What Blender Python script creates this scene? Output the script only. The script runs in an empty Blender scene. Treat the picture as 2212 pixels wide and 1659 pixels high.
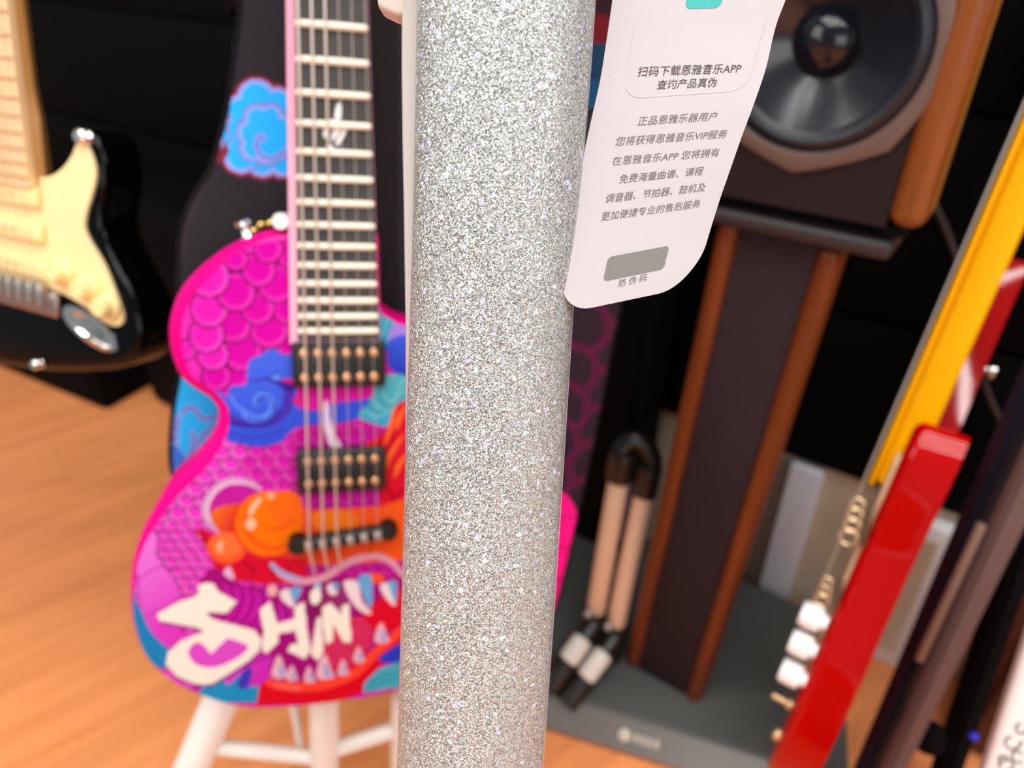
import bpy, bmesh, math, random
import numpy as np
from mathutils import Vector, Matrix

random.seed(7)
SC = bpy.context.scene
COL = SC.collection

# ------------------------------------------------------------------ camera
H = 0.90                      # height of the lens above the floor
PITCH = math.radians(33.0)
FPX = 1600.0                  # focal length in pixels of a 2212 px wide frame
CX, CY = 1106.0, 829.5
CP, SP = math.cos(PITCH), math.sin(PITCH)
EYE = Vector((0, 0, H))
RT, FW, UP = Vector((1, 0, 0)), Vector((0, CP, -SP)), Vector((0, SP, CP))

cam_d = bpy.data.cameras.new('camera')
cam = bpy.data.objects.new('camera', cam_d)
COL.objects.link(cam)
cam.location = EYE
cam.rotation_euler = (math.pi / 2 - PITCH, 0, 0)
cam_d.sensor_width = 36.0
cam_d.lens = FPX / 2212 * 36.0
cam_d.clip_start = 0.01
cam_d.dof.use_dof = True
cam_d.dof.focus_distance = 0.212
cam_d.dof.aperture_fstop = 8.6
SC.camera = cam

# ------------------------------------------------------------------ light
SC.view_settings.view_transform = 'Standard'
SC.view_settings.look = 'None'
SC.view_settings.gamma = 1
SC.view_settings.use_curve_mapping = False
SC.view_settings.exposure = 0.0

world = bpy.data.worlds.new('shop_surroundings')
SC.world = world
world.use_nodes = True
world.node_tree.nodes['Background'].inputs[0].default_value = (0.9, 0.96, 1.0, 1)
world.node_tree.nodes['Background'].inputs[1].default_value = 0.30


def area(name, loc, target, sx, sy, power, col=(1, 1, 1)):
    d = bpy.data.lights.new(name, 'AREA')
    d.shape = 'RECTANGLE'
    d.size, d.size_y = sx, sy
    d.energy = power
    d.color = col
    o = bpy.data.objects.new(name, d)
    COL.objects.link(o)
    o.location = loc
    o.rotation_euler = (Vector(target) - Vector(loc)).to_track_quat('-Z', 'Y').to_euler()
    return o


# rows of ceiling tube lamps over the shop floor, behind and above the photographer
for k, yy in enumerate((-1.0, -0.55, -0.1, 0.35)):
    area('ceiling_tube_light', (0.0, yy, 2.6), (0.0, yy, 0), 2.6, 0.10, 19, (1, 0.98, 0.95))
area('left_fill_light', (-2.6, -0.5, 1.9), (0.0, 0.5, 0.4), 1.4, 1.4, 22, (1, 0.98, 0.96))  # added fill from the left, no window known there
area('front_fill_light', (0.3, -2.4, 1.1), (0.0, 0.5, 0.4), 1.8, 1.2, 18, (1, 0.99, 0.98))  # added low front fill behind the camera, not an actual shopfront
area('right_fill_light', (2.0, -1.0, 1.9), (0.1, 0.5, 0.4), 1.0, 1.0, 19, (1, 0.98, 1.0))  # added fill from the right, stands for no known window


# ------------------------------------------------------------------ helpers
def cam_pt(px, py, d):
    """world point seen at photo pixel (px,py), d metres along the lens axis"""
    return EYE + RT * ((px - CX) / FPX * d) + FW * d + UP * ((CY - py) / FPX * d)


def ray(px, py):
    return RT * ((px - CX) / FPX) + FW + UP * ((CY - py) / FPX)


def on_plane(px, py, p0, n):
    r = ray(px, py)
    return EYE + r * ((p0 - EYE).dot(n) / r.dot(n))


def lin(c):
    if isinstance(c, str):
        c = tuple(int(c[i:i + 2], 16) / 255 for i in (0, 2, 4))
    return tuple(x / 12.92 if x <= 0.04045 else ((x + 0.055) / 1.055) ** 2.4 for x in c)


def material(name, col, rough=0.5, metal=0.0, coat=0.0, spec=0.5, noise=0.0, nscale=60.0, bump=0.0, stretch=None, coat_rough=0.05):
    m = bpy.data.materials.new(name)
    m.use_nodes = True
    nt = m.node_tree
    b = nt.nodes['Principled BSDF']
    c = lin(col)
    b.inputs['Base Color'].default_value = (*c, 1)
    b.inputs['Roughness'].default_value = rough
    b.inputs['Metallic'].default_value = metal
    b.inputs['Coat Weight'].default_value = coat
    b.inputs['Coat Roughness'].default_value = coat_rough
    b.inputs['Specular IOR Level'].default_value = spec
    if noise or bump:
        tc = nt.nodes.new('ShaderNodeTexCoord')
        mp = nt.nodes.new('ShaderNodeMapping')
        nz = nt.nodes.new('ShaderNodeTexNoise')
        nz.inputs['Scale'].default_value = nscale
        nz.inputs['Detail'].default_value = 4
        if stretch:
            mp.inputs['Scale'].default_value = stretch
        nt.links.new(tc.outputs['Object'], mp.inputs[0])
        nt.links.new(mp.outputs[0], nz.inputs['Vector'])
        if noise:
            rp = nt.nodes.new('ShaderNodeValToRGB')
            rp.color_ramp.elements[0].position = 0.3
            rp.color_ramp.elements[1].position = 0.7
            rp.color_ramp.elements[0].color = (*[x * (1 - noise) for x in c], 1)
            rp.color_ramp.elements[1].color = (*[min(1, x * (1 + noise)) for x in c], 1)
            nt.links.new(nz.outputs['Fac'], rp.inputs[0])
            nt.links.new(rp.outputs[0], b.inputs['Base Color'])
        if bump:
            bp = nt.nodes.new('ShaderNodeBump')
            bp.inputs['Strength'].default_value = bump
            bp.inputs['Distance'].default_value = 0.001
            nt.links.new(nz.outputs['Fac'], bp.inputs['Height'])
            nt.links.new(bp.outputs[0], b.inputs['Normal'])
    return m


def color_material(name, rough=0.35, coat=0.0, spec=0.5):
    m = bpy.data.materials.new(name)
    m.use_nodes = True
    nt = m.node_tree
    b = nt.nodes['Principled BSDF']
    a = nt.nodes.new('ShaderNodeAttribute')
    a.attribute_name = 'Col'
    nt.links.new(a.outputs['Color'], b.inputs['Base Color'])
    b.inputs['Roughness'].default_value = rough
    b.inputs['Coat Weight'].default_value = coat
    b.inputs['Specular IOR Level'].default_value = spec
    return m


ORIGIN = {}


def thing(name, label, cat, loc, group=None):
    o = bpy.data.objects.new(name, None)
    o.empty_display_size = 0.05
    COL.objects.link(o)
    o.location = loc
    o['label'], o['category'] = label, cat
    if group:
        o['group'] = group
    ORIGIN[o] = Vector(loc)
    return o


def finish(name, bm, mat, parent=None, label=None, sharp=38):
    root = parent
    while root is not None and root.parent is not None:
        root = root.parent
    off = ORIGIN.get(root, Vector((0, 0, 0))) if root else Vector((0, 0, 0))
    if off.length:
        bmesh.ops.translate(bm, verts=bm.verts, vec=-off)
    bm.normal_update()
    lim = math.radians(sharp)
    for f in bm.faces:
        f.smooth = True
    for e in bm.edges:
        if len(e.link_faces) == 2 and e.calc_face_angle(0) > lim:
            e.smooth = False
    me = bpy.data.meshes.new(name)
    bm.to_mesh(me)
    bm.free()
    if isinstance(mat, (list, tuple)):
        for m in mat:
            me.materials.append(m)
    else:
        me.materials.append(mat)
    o = bpy.data.objects.new(name, me)
    COL.objects.link(o)
    if parent:
        o.parent = parent
    if label:
        o['label'] = label
    return o


def struct(name, bm, mat):
    o = finish(name, bm, mat)
    o['kind'] = 'structure'
    return o


def single(o, label, cat, group=None):
    o['label'], o['category'] = label, cat
    if group:
        o['group'] = group
    return o


def perp(a):
    a = a.normalized()
    r = Vector((0, 0, 1)) if abs(a.z) < 0.9 else Vector((1, 0, 0))
    u = a.cross(r).normalized()
    return u, a.cross(u).normalized()


def ring_loft(bm, rings, cap0=True, cap1=True, closed=True):
    vs = [[bm.verts.new(p) for p in r] for r in rings]
    n = len(rings[0])
    for a, b in zip(vs[:-1], vs[1:]):
        for i in range(n if closed else n - 1):
            j = (i + 1) % n
            bm.faces.new((a[i], a[j], b[j], b[i]))
    if cap0:
        bm.faces.new(list(reversed(vs[0])))
    if cap1:
        bm.faces.new(vs[-1])
    return vs


def tube(bm, pts, r, seg=16, caps=True):
    pts = [Vector(p) for p in pts]
    rs = r if isinstance(r, (list, tuple)) else [r] * len(pts)
    rings = []
    u = v = None
    for i, p in enumerate(pts):
        a = (pts[min(i + 1, len(pts) - 1)] - pts[max(i - 1, 0)]).normalized()
        if u is None:
            u, v = perp(a)
        else:
            u = (u - a * u.dot(a)).normalized()
            v = a.cross(u)
        rings.append([p + (u * math.cos(t) + v * math.sin(t)) * rs[i] for t in [2 * math.pi * k / seg for k in range(seg)]])
    ring_loft(bm, rings, caps, caps)


def rod(bm, p0, p1, r, seg=20, r1=None, soft=0.15):
    """a cylinder with softened ends"""
    p0, p1 = Vector(p0), Vector(p1)
    r1 = r if r1 is None else r1
    a = (p1 - p0)
    e = min(a.length * 0.3, r * soft)
    a.normalize()
    tube(bm, [p0, p0 + a * e * 0.3, p0 + a * e, p1 - a * e, p1 - a * e * 0.3, p1],
         [r * (1 - soft), r * (1 - soft * 0.3), r, r1, r1 * (1 - soft * 0.3), r1 * (1 - soft)], seg)


def lathe(bm, o, axis, prof, seg=32, cap=True):
    """prof: list of (radius, distance along axis)"""
    u, v = perp(axis)
    a = axis.normalized()
    rings = [[o + a * h + (u * math.cos(t) + v * math.sin(t)) * max(r, 1e-5) for t in [2 * math.pi * k / seg for k in range(seg)]] for r, h in prof]
    ring_loft(bm, rings, cap, cap)


def ball(bm, o, r, axis=Vector((0, 0, 1)), sq=1.0, seg=20):
    prof = [(r * math.sin(math.pi * k / 12), -r * sq * math.cos(math.pi * k / 12)) for k in range(13)]
    lathe(bm, o, axis, prof, seg)


class Frame:
    def __init__(s, o, w, v):
        s.o = Vector(o)
        s.v = Vector(v).normalized()
        w = Vector(w)
        s.w = (w - s.v * w.dot(s.v)).normalized()
        s.n = s.w.cross(s.v).normalized()

    def P(s, u, v, h=0.0):
        return s.o + s.w * u + s.v * v + s.n * h

    def L(s, p):
        d = Vector(p) - s.o
        return d.dot(s.w), d.dot(s.v), d.dot(s.n)

    def px(s, x, y, h=0.0):
        """local (u,v) of photo pixel on the plane at height h"""
        p = on_plane(x, y, s.o + s.n * h, s.n)
        d = p - s.o
        return d.dot(s.w), d.dot(s.v)


def box(bm, fr, u0, u1, v0, v1, h0, h1, bev=0.0, seg=2):
    vs = [bm.verts.new(fr.P(u, v, h)) for u in (u0, u1) for v in (v0, v1) for h in (h0, h1)]
    idx = ((0, 1, 3, 2), (4, 6, 7, 5), (0, 4, 5, 1), (2, 3, 7, 6), (0, 2, 6, 4), (1, 5, 7, 3))
    fs = [bm.faces.new([vs[i] for i in f]) for f in idx]
    bmesh.ops.recalc_face_normals(bm, faces=fs)
    if bev:
        es = list({e for f in fs for e in f.edges})
        bmesh.ops.bevel(bm, geom=es, offset=bev, segments=seg, affect='EDGES', profile=0.5)


def smooth_closed(pts, n=6):
    out = []
    m = len(pts)
    for i in range(m):
        p0, p1, p2, p3 = (np.array(pts[(i + k) % m], float) for k in (-1, 0, 1, 2))
        for k in range(n):
            t = k / n
            out.append(tuple(0.5 * (2 * p1 + (p2 - p0) * t + (2 * p0 - 5 * p1 + 4 * p2 - p3) * t * t + (3 * p1 - p0 - 3 * p2 + p3) * t ** 3)))
    return out


def smooth_open(pts, n=8):
    out = []
    m = len(pts)
    for i in range(m - 1):
        p0, p1, p2, p3 = (np.array(pts[min(max(i + k, 0), m - 1)], float) for k in (-1, 0, 1, 2))
        for k in range(n):
            t = k / n
            out.append(tuple(0.5 * (2 * p1 + (p2 - p0) * t + (2 * p0 - 5 * p1 + 4 * p2 - p3) * t * t + (3 * p1 - p0 - 3 * p2 + p3) * t ** 3)))
    out.append(tuple(pts[-1]))
    return out


def area2(p):
    return 0.5 * sum(p[i][0] * p[(i + 1) % len(p)][1] - p[(i + 1) % len(p)][0] * p[i][1] for i in range(len(p)))


def inset(poly, d):
    """move every point of a closed polygon inward (d>0), d a number or a list"""
    n = len(poly)
    sgn = 1 if area2(poly) > 0 else -1
    out = []
    for i in range(n):
        a, b = np.array(poly[i - 1]), np.array(poly[(i + 1) % n])
        t = b - a
        t = t / (np.linalg.norm(t) + 1e-9)
        nn = np.array((-t[1], t[0])) * sgn
        k = d[i] if isinstance(d, (list, tuple)) else d
        out.append(tuple(np.array(poly[i]) + nn * k))
    return out


def slab(bm, fr, poly, h_back, h_front, r=0.004, r_back=None, seg=4):
    """prism over a local outline with rounded front and back edges"""
    r_back = r if r_back is None else r_back
    if area2(poly) < 0:
        poly = list(reversed(poly))
    rings = []
    for k in range(seg + 1):
        t = math.pi / 2 * k / seg
        rings.append([fr.P(u, v, h_back + r_back * (1 - math.sin(t))) for u, v in inset(poly, r_back * (1 - math.cos(math.pi / 2 - t)))])
    for k in range(seg + 1):
        t = math.pi / 2 * k / seg
        rings.append([fr.P(u, v, h_front - r * (1 - math.sin(t))) for u, v in inset(poly, r * (1 - math.cos(t)))])
    ring_loft(bm, rings)
    bmesh.ops.recalc_face_normals(bm, faces=bm.faces)


def plate(bm, fr, poly, h0, h1):
    if area2(poly) < 0:
        poly = list(reversed(poly))
    ring_loft(bm, [[fr.P(u, v, h0) for u, v in poly], [fr.P(u, v, h1) for u, v in poly]])


def inside(X, Y, poly):
    r = np.zeros(X.shape, bool)
    n = len(poly)
    for i in range(n):
        x0, y0 = poly[i]
        x1, y1 = poly[(i + 1) % n]
        if y0 == y1:
            continue
        c = ((Y < y0) != (Y < y1))
        r ^= c & (X < (x1 - x0) * (Y - y0) / (y1 - y0) + x0)
    return r


class Paint:
    """printed colours, evaluated once for the points of a sheet"""
    def __init__(s, X, Y, base):
        s.X, s.Y = X, Y
        s.C = np.empty((X.size, 3))
        s.C[:] = lin(base)

    def _box(s, x0, y0, x1, y1):
        return np.nonzero((s.X >= x0) & (s.X <= x1) & (s.Y >= y0) & (s.Y <= y1))[0]

    def poly(s, pts, col, col2=None, grad=None, smooth=True):
        if smooth:
            pts = smooth_closed(pts, 4)
        a = np.array(pts)
        ix = s._box(a[:, 0].min(), a[:, 1].min(), a[:, 0].max(), a[:, 1].max())
        ix = ix[inside(s.X[ix], s.Y[ix], pts)]
        if col2 is None:
            s.C[ix] = lin(col)
        else:
            (x0, y0), (x1, y1) = grad
            d = np.array((x1 - x0, y1 - y0), float)
            t = np.clip(((s.X[ix] - x0) * d[0] + (s.Y[ix] - y0) * d[1]) / (d @ d), 0, 1)[:, None]
            s.C[ix] = np.array(lin(col)) * (1 - t) + np.array(lin(col2)) * t
        return ix

    def ell(s, cx, cy, rx, ry, col, rot=0, within=None):
        R = max(rx, ry)
        ix = s._box(cx - R, cy - R, cx + R, cy + R)
        c, q = math.cos(rot), math.sin(rot)
        x, y = s.X[ix] - cx, s.Y[ix] - cy
        e = ((x * c + y * q) / rx) ** 2 + ((-x * q + y * c) / ry) ** 2
        ix = ix[e <= 1]
        s.C[ix] = lin(col)

    def scale(s, cx, cy, r, core, rim, line, ang=0.5, region=None, lw=3.0, rimw=0.35):
        """a dragon scale: disc with a light rim on one side and a dark outline"""
        ix = s._box(cx - r - lw, cy - r - lw, cx + r + lw, cy + r + lw)
        if region is not None:
            ix = ix[region[ix]]
        x, y = s.X[ix] - cx, s.Y[ix] - cy
        d = np.hypot(x, y)
        ins = d <= r
        ln = (d > r) & (d <= r + lw)
        s.C[ix[ln]] = lin(line)
        j = ix[ins]
        side = 0.5 + 0.5 * (x[ins] * math.cos(ang) + y[ins] * math.sin(ang)) / (d[ins] + 1e-6)
        t = np.clip((d[ins] / r - (1 - rimw)) / rimw, 0, 1) * (0.35 + 0.65 * side)
        t = t[:, None]
        s.C[j] = np.array(lin(core)) * (1 - t) + np.array(lin(rim)) * t

    def stroke(s, pts, w, col, smooth=True):
        if smooth:
            pts = smooth_open(pts, 6)
        ws = w if isinstance(w, (list, tuple)) else [w, w]
        n = len(pts) - 1
        for i in range(n):
            f = i / max(1, n - 1)
            k = f * (len(ws) - 1)
            a = int(min(k, len(ws) - 2))
            ww = ws[a] + (ws[a + 1] - ws[a]) * (k - a)
            (x0, y0), (x1, y1) = pts[i], pts[i + 1]
            ix = s._box(min(x0, x1) - ww, min(y0, y1) - ww, max(x0, x1) + ww, max(y0, y1) + ww)
            if not len(ix):
                continue
            dx, dy = x1 - x0, y1 - y0
            L2 = dx * dx + dy * dy + 1e-9
            t = np.clip(((s.X[ix] - x0) * dx + (s.Y[ix] - y0) * dy) / L2, 0, 1)
            d = np.hypot(s.X[ix] - x0 - t * dx, s.Y[ix] - y0 - t * dy)
            s.C[ix[d <= ww / 2]] = lin(col)


def sheet(name, fr, poly, h, res, painter, mat, parent, gain=1.0):
    """fine grid sheet inside a local outline, with printed colours"""
    a = np.array(poly)
    u = np.arange(a[:, 0].min(), a[:, 0].max() + res, res)
    v = np.arange(a[:, 1].min(), a[:, 1].max() + res, res)
    U, V = np.meshgrid(u, v)
    nu, nv = len(u), len(v)
    cu, cv = (U[:-1, :-1] + res / 2), (V[:-1, :-1] + res / 2)
    keep = inside(cu.ravel(), cv.ravel(), poly)
    i = np.arange(nu * nv).reshape(nv, nu)
    q = np.stack((i[:-1, :-1], i[:-1, 1:], i[1:, 1:], i[1:, :-1]), -1).reshape(-1, 4)[keep]
    used = np.unique(q)
    remap = np.full(nu * nv, -1)
    remap[used] = np.arange(len(used))
    q = remap[q]
    Uf, Vf = U.ravel()[used], V.ravel()[used]
    P = np.array(fr.o)[None] + Uf[:, None] * np.array(fr.w) + Vf[:, None] * np.array(fr.v) + h * np.array(fr.n)
    D = P - np.array(EYE)
    z = D @ np.array(FW)
    X = CX + FPX * (D @ np.array(RT)) / z
    Y = CY - FPX * (D @ np.array(UP)) / z
    pt = Paint(X, Y, '000000')
    painter(pt)
    pt.C *= gain
    root = parent
    while root.parent is not None:
        root = root.parent
    P = P - np.array(ORIGIN[root])
    me = bpy.data.meshes.new(name)
    me.vertices.add(len(P))
    me.vertices.foreach_set('co', P.astype(np.float32).ravel())
    me.loops.add(q.size)
    me.polygons.add(len(q))
    me.loops.foreach_set('vertex_index', q.astype(np.int32).ravel())
    me.polygons.foreach_set('loop_start', (np.arange(len(q)) * 4).astype(np.int32))
    me.update(calc_edges=True)
    me.validate()
    at = me.color_attributes.new('Col', 'FLOAT_COLOR', 'POINT')
    at.data.foreach_set('color', np.concatenate([pt.C, np.ones((len(P), 1))], 1).astype(np.float32).ravel())
    me.materials.append(mat)
    o = bpy.data.objects.new(name, me)
    COL.objects.link(o)
    o.parent = parent
    return o


# ------------------------------------------------------------------ materials
M_white = material('white_lacquer', 'F4F1EA', 0.25, coat=0.5)
M_cream_white = material('cream_white_plastic', 'EFE6DC', 0.35)
M_fbedge = material('satin_white_edge', 'C6BEB9', 0.4)
M_pink = material('hot_pink_lacquer', 'E0007C', 0.45, spec=0.06)
M_pinkneck = material('pale_pink_lacquer', 'F5A6BC', 0.3, coat=0.4)
M_fb = material('dark_grey_fretboard', '3C3835', 0.55, noise=0.15, nscale=40, stretch=(1, 1, 0.1))
M_fret = material('bright_fret_wire', 'FFF2DE', 0.4, metal=0.0)
M_string = material('wound_steel_string', 'D8CCC0', 0.4, metal=0.5)
M_blackp = material('black_plastic', '17130F', 0.35)
M_blackmetal = material('black_metal', '140F0C', 0.4, metal=0.2)
M_copper = material('copper_screw', 'E0A878', 0.3, metal=0.8)
M_chrome = material('chrome', 'F0EEEA', 0.08, metal=1.0)
M_gold = material('gold_zip', 'E8C878', 0.2, metal=1.0)
M_black_gloss = material('black_gloss_lacquer', '040304', 0.12, spec=0.2)
M_creamguard = material('cream_pickguard', 'FADFA4', 0.4)
M_creampl = material('cream_plastic', 'FCE29E', 0.35)
M_maple = material('maple_fretboard', 'EBC28E', 0.35, noise=0.1, nscale=30, stretch=(1, 1, 0.1))
M_maple_side = material('maple_neck_side', 'B07A3C', 0.4)
M_steel = material('steel', 'B9B2AC', 0.3, metal=0.8)
M_bag = material('black_woven_nylon', '141215', 0.9, spec=0.08, noise=0.2, nscale=500, bump=0.1)
M_bagblack = material('black_bag_side', '070708', 0.8)
M_black = material('matt_black', '040405', 0.9, spec=0.15)
M_amp = material('black_tolex', '030304', 0.8, spec=0.1, bump=0.2, nscale=400)
M_wood = material('red_brown_wood', '6A3010', 0.4, spec=0.3, noise=0.25, nscale=12, stretch=(6, 6, 0.4))
M_cloth = material('brown_black_cloth', '33262A', 0.9, spec=0.1, noise=0.1, nscale=800)
M_baffle = material('brown_black_baffle', '22191A', 0.6, spec=0.2)
M_ring = material('brown_grey_frame', '6A5852', 0.45, metal=0.2)
M_cone = material('dark_blue_grey_cone', '181A22', 0.2, spec=0.6)
M_rubber = material('black_rubber_surround', '121420', 0.4)
M_base = material('dark_grey_lacquer', '545654', 0.45, spec=0.4)
M_bevel = material('grey_metal_strip', '807E7A', 0.35, metal=0.3)
M_pale = material('pale_pink_tube', 'F0C6A8', 0.35)
M_red = material('red_lacquer', 'B40000', 0.05, spec=0.35)
M_amber = material('amber_lacquer', 'FFB400', 0.4, spec=0.12)
M_navy = material('navy_black_metal', '1E1D2A', 0.4)
M_mauve = material('mauve_grey_metal', '6C5452', 0.5)
M_wallb = material('black_wall_board', '030304', 0.8, spec=0.1)
M_beige = material('beige_wall', 'D6CAB2', 0.8, noise=0.06, nscale=20)
M_bluewhite = material('blue_white_board', 'EEF3FF', 0.7)
M_greywhite = material('grey_white_card', 'ECEBEB', 0.7)
M_paper = material('white_card', 'BCB5B8', 0.7, bump=0.05, nscale=900)
M_ink = material('brown_grey_ink', '6E6462', 0.8)
M_ink2 = material('dark_brown_ink', '54494A', 0.8)
M_line = material('pale_grey_ink', 'C9C1C2', 0.8)
M_scratch = material('grey_scratch_panel', '77736F', 0.55, noise=0.05, nscale=900)
M_teal = material('teal_ink', '36A8A2', 0.7)
M_art = color_material('printed_lacquer', 0.45, 0.0, 0.06)
M_print = color_material('printed_nylon', 0.75, 0.0, 0.2)


def glitter_material():
    m = bpy.data.materials.new('silver_glitter')
    m.use_nodes = True
    nt = m.node_tree
    b = nt.nodes['Principled BSDF']
    N, Lk = nt.nodes.new, nt.links.new
    tc = N('ShaderNodeTexCoord')
    vo = N('ShaderNodeTexVoronoi')
    vo.inputs['Scale'].default_value = 3300
    Lk(tc.outputs['Object'], vo.inputs['Vector'])
    vo2 = N('ShaderNodeTexVoronoi')
    vo2.inputs['Scale'].default_value = 900
    Lk(tc.outputs['Object'], vo2.inputs['Vector'])
    sep = N('ShaderNodeSeparateColor')
    Lk(vo.outputs['Color'], sep.inputs[0])
    sep2 = N('ShaderNodeSeparateColor')
    Lk(vo2.outputs['Color'], sep2.inputs[0])
    rp = N('ShaderNodeValToRGB')
    e = rp.color_ramp.elements
    e[0].position, e[0].color = 0.0, (*lin('707374'), 1)
    e[1].position, e[1].color = 1.0, (*lin('E9EDE7'), 1)
    x = e.new(0.45)
    x.color = (*lin('9EA2A2'), 1)
    Lk(sep.outputs[0], rp.inputs[0])
    # a few coloured flakes
    gt = N('ShaderNodeMath')
    gt.operation = 'GREATER_THAN'
    gt.inputs[1].default_value = 0.975
    Lk(sep2.outputs[1], gt.inputs[0])
    hue = N('ShaderNodeCombineColor')
    hue.mode = 'HSV'
    hm = N('ShaderNodeMapRange')
    hm.inputs['To Min'].default_value = 0.52
    hm.inputs['To Max'].default_value = 0.74
    Lk(sep2.outputs[2], hm.inputs['Value'])
    Lk(hm.outputs[0], hue.inputs[0])
    hue.inputs[1].default_value = 0.35
    hue.inputs[2].default_value = 1.0
    mx = N('ShaderNodeMix')
    mx.data_type = 'RGBA'
    Lk(gt.outputs[0], mx.inputs['Factor'])
    Lk(rp.outputs[0], mx.inputs['A'])
    Lk(hue.outputs[0], mx.inputs['B'])
    Lk(mx.outputs['Result'], b.inputs['Base Color'])
    # every flake tilts its own way
    ge = N('ShaderNodeNewGeometry')
    sub = N('ShaderNodeVectorMath')
    sub.operation = 'SUBTRACT'
    sub.inputs[1].default_value = (0.5, 0.5, 0.5)
    Lk(vo.outputs['Color'], sub.inputs[0])
    scl = N('ShaderNodeVectorMath')
    scl.operation = 'SCALE'
    scl.inputs['Scale'].default_value = 0.7
    Lk(sub.outputs[0], scl.inputs[0])
    add = N('ShaderNodeVectorMath')
    add.operation = 'ADD'
    Lk(ge.outputs['Normal'], add.inputs[0])
    Lk(scl.outputs[0], add.inputs[1])
    nrm = N('ShaderNodeVectorMath')
    nrm.operation = 'NORMALIZE'
    Lk(add.outputs[0], nrm.inputs[0])
    Lk(nrm.outputs[0], b.inputs['Normal'])
    b.inputs['Metallic'].default_value = 0.4
    b.inputs['Roughness'].default_value = 0.3
    return m


M_glitter = glitter_material()


def floor_material():
    m = bpy.data.materials.new('orange_wood_laminate')
    m.use_nodes = True
    nt = m.node_tree
    b = nt.nodes['Principled BSDF']
    N, Lk = nt.nodes.new, nt.links.new
    tc = N('ShaderNodeTexCoord')
    mp = N('ShaderNodeMapping')
    mp.inputs['Rotation'].default_value = (0, 0, math.radians(-38))
    Lk(tc.outputs['Object'], mp.inputs[0])
    br = N('ShaderNodeTexBrick')
    br.offset = 0.4
    br.inputs['Scale'].default_value = 1
    br.inputs['Brick Width'].default_value = 1.2
    br.inputs['Row Height'].default_value = 0.19
    br.inputs['Mortar Size'].default_value = 0.0008
    br.inputs['Color1'].default_value = (*lin('FFA265'), 1)
    br.inputs['Color2'].default_value = (*lin('FA9C60'), 1)
    br.inputs['Mortar'].default_value = (*lin('EE9258'), 1)
    Lk(mp.outputs[0], br.inputs['Vector'])
    m2 = N('ShaderNodeMapping')
    m2.inputs['Scale'].default_value = (2.2, 26, 1)
    Lk(mp.outputs[0], m2.inputs[0])
    nz = N('ShaderNodeTexNoise')
    nz.inputs['Scale'].default_value = 1.0
    nz.inputs['Detail'].default_value = 6
    nz.inputs['Distortion'].default_value = 1.2
    Lk(m2.outputs[0], nz.inputs['Vector'])
    rp = N('ShaderNodeValToRGB')
    rp.color_ramp.elements[0].position = 0.36
    rp.color_ramp.elements[0].color = (0.80, 0.75, 0.70, 1)
    rp.color_ramp.elements[1].position = 0.6
    rp.color_ramp.elements[1].color = (1.0, 1.0, 1.0, 1)
    Lk(nz.outputs['Fac'], rp.inputs[0])
    mx = N('ShaderNodeMix')
    mx.data_type = 'RGBA'
    mx.blend_type = 'MULTIPLY'
    mx.inputs['Factor'].default_value = 0.7
    Lk(br.outputs['Color'], mx.inputs['A'])
    Lk(rp.outputs[0], mx.inputs['B'])
    Lk(mx.outputs['Result'], b.inputs['Base Color'])
    b.inputs['Roughness'].default_value = 0.38
    b.inputs['Specular IOR Level'].default_value = 0.35
    return m


# ------------------------------------------------------------------ setting
bm = bmesh.new()
fl = Frame((0, 0, 0), (1, 0, 0), (0, 1, 0))
box(bm, fl, -3.2, 2.6, -3.0, 3.6, -0.05, 0.0)
struct('floor', bm, floor_material())

# back wall: runs from far left to near right, 35 degrees off the view axis
WT = Vector((0.82, -0.572, 0)).normalized()          # along the wall, to the right
WN = Vector((-WT.y * -1, 0, 0))
WN = Vector((0.572, 0.82, 0)).normalized()           # away from the camera
WC = 0.872                                           # distance of the wall surface along WN
wall_o = WN * WC
WF = Frame(wall_o, WT, (0, 0, 1))                    # n points to the camera
assert WF.n.dot(WN) < 0
bm = bmesh.new()
box(bm, WF, -3.2, 1.6, 0.0, 2.7, -0.12, -0.004)
struct('wall_back', bm, material('dark_grey_wall', '24211F', 0.8, spec=0.1))
bm = bmesh.new()
box(bm, WF, -3.2, 1.6, 0.0, 0.272, -0.004, 0.004)
struct('trim_8', bm, M_beige)
seams = [0.272, 0.497, 0.73, 0.965, 1.2, 1.44, 1.9, 2.7]
for k in range(len(seams) - 1):
    bm = bmesh.new()
    box(bm, WF, -3.2, 1.6, seams[k] + 0.0035, seams[k + 1] - 0.0035, -0.004, 0.014, 0.002)
    o = struct('trim_%d' % (k + 1), bm, M_wallb)


def wall_px(px, py, h=0.0):
    return WF.px(px, py, h)


# pale boards standing against the foot of the wall
t = thing('white_board', 'bluish-white narrow board at foot of black wall, right of the speaker column', 'board', wall_o + WT * 0.0)
bm = bmesh.new()
u0, v0 = wall_px(1640, 1280, 0.03)
u1, v1 = wall_px(1752, 1000, 0.03)
u0, v0 = wall_px(1636, 1278, 0.022)
box(bm, WF, u0, u0 + 0.042, 0.0, 0.268, 0.005, 0.022, 0.003)
finish('panel', bm, M_bluewhite, t)
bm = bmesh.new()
box(bm, WF, u0 - 0.05, u0, 0.0, 0.262, 0.005, 0.017, 0.003)  # brown strip imitates the beige wall in the column's shadow
finish('side_strip', bm, material('shaded_wall_brown', '6E5E52', 0.8), t, 'grey-brown strip standing in for shaded wall')
t = thing('white_box', 'grey-white box with pale edges at wall foot, just behind the lower red body', 'box', wall_o + WT * 0.3)
bm = bmesh.new()
ua, _ = wall_px(1925, 1290, 0.03)
ub, _ = wall_px(2022, 1290, 0.03)
box(bm, WF, ua - 0.03, ub, 0.0, 0.257, 0.0, 0.03, 0.004)
finish('carton', bm, M_greywhite, t)
bm = bmesh.new()
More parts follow.
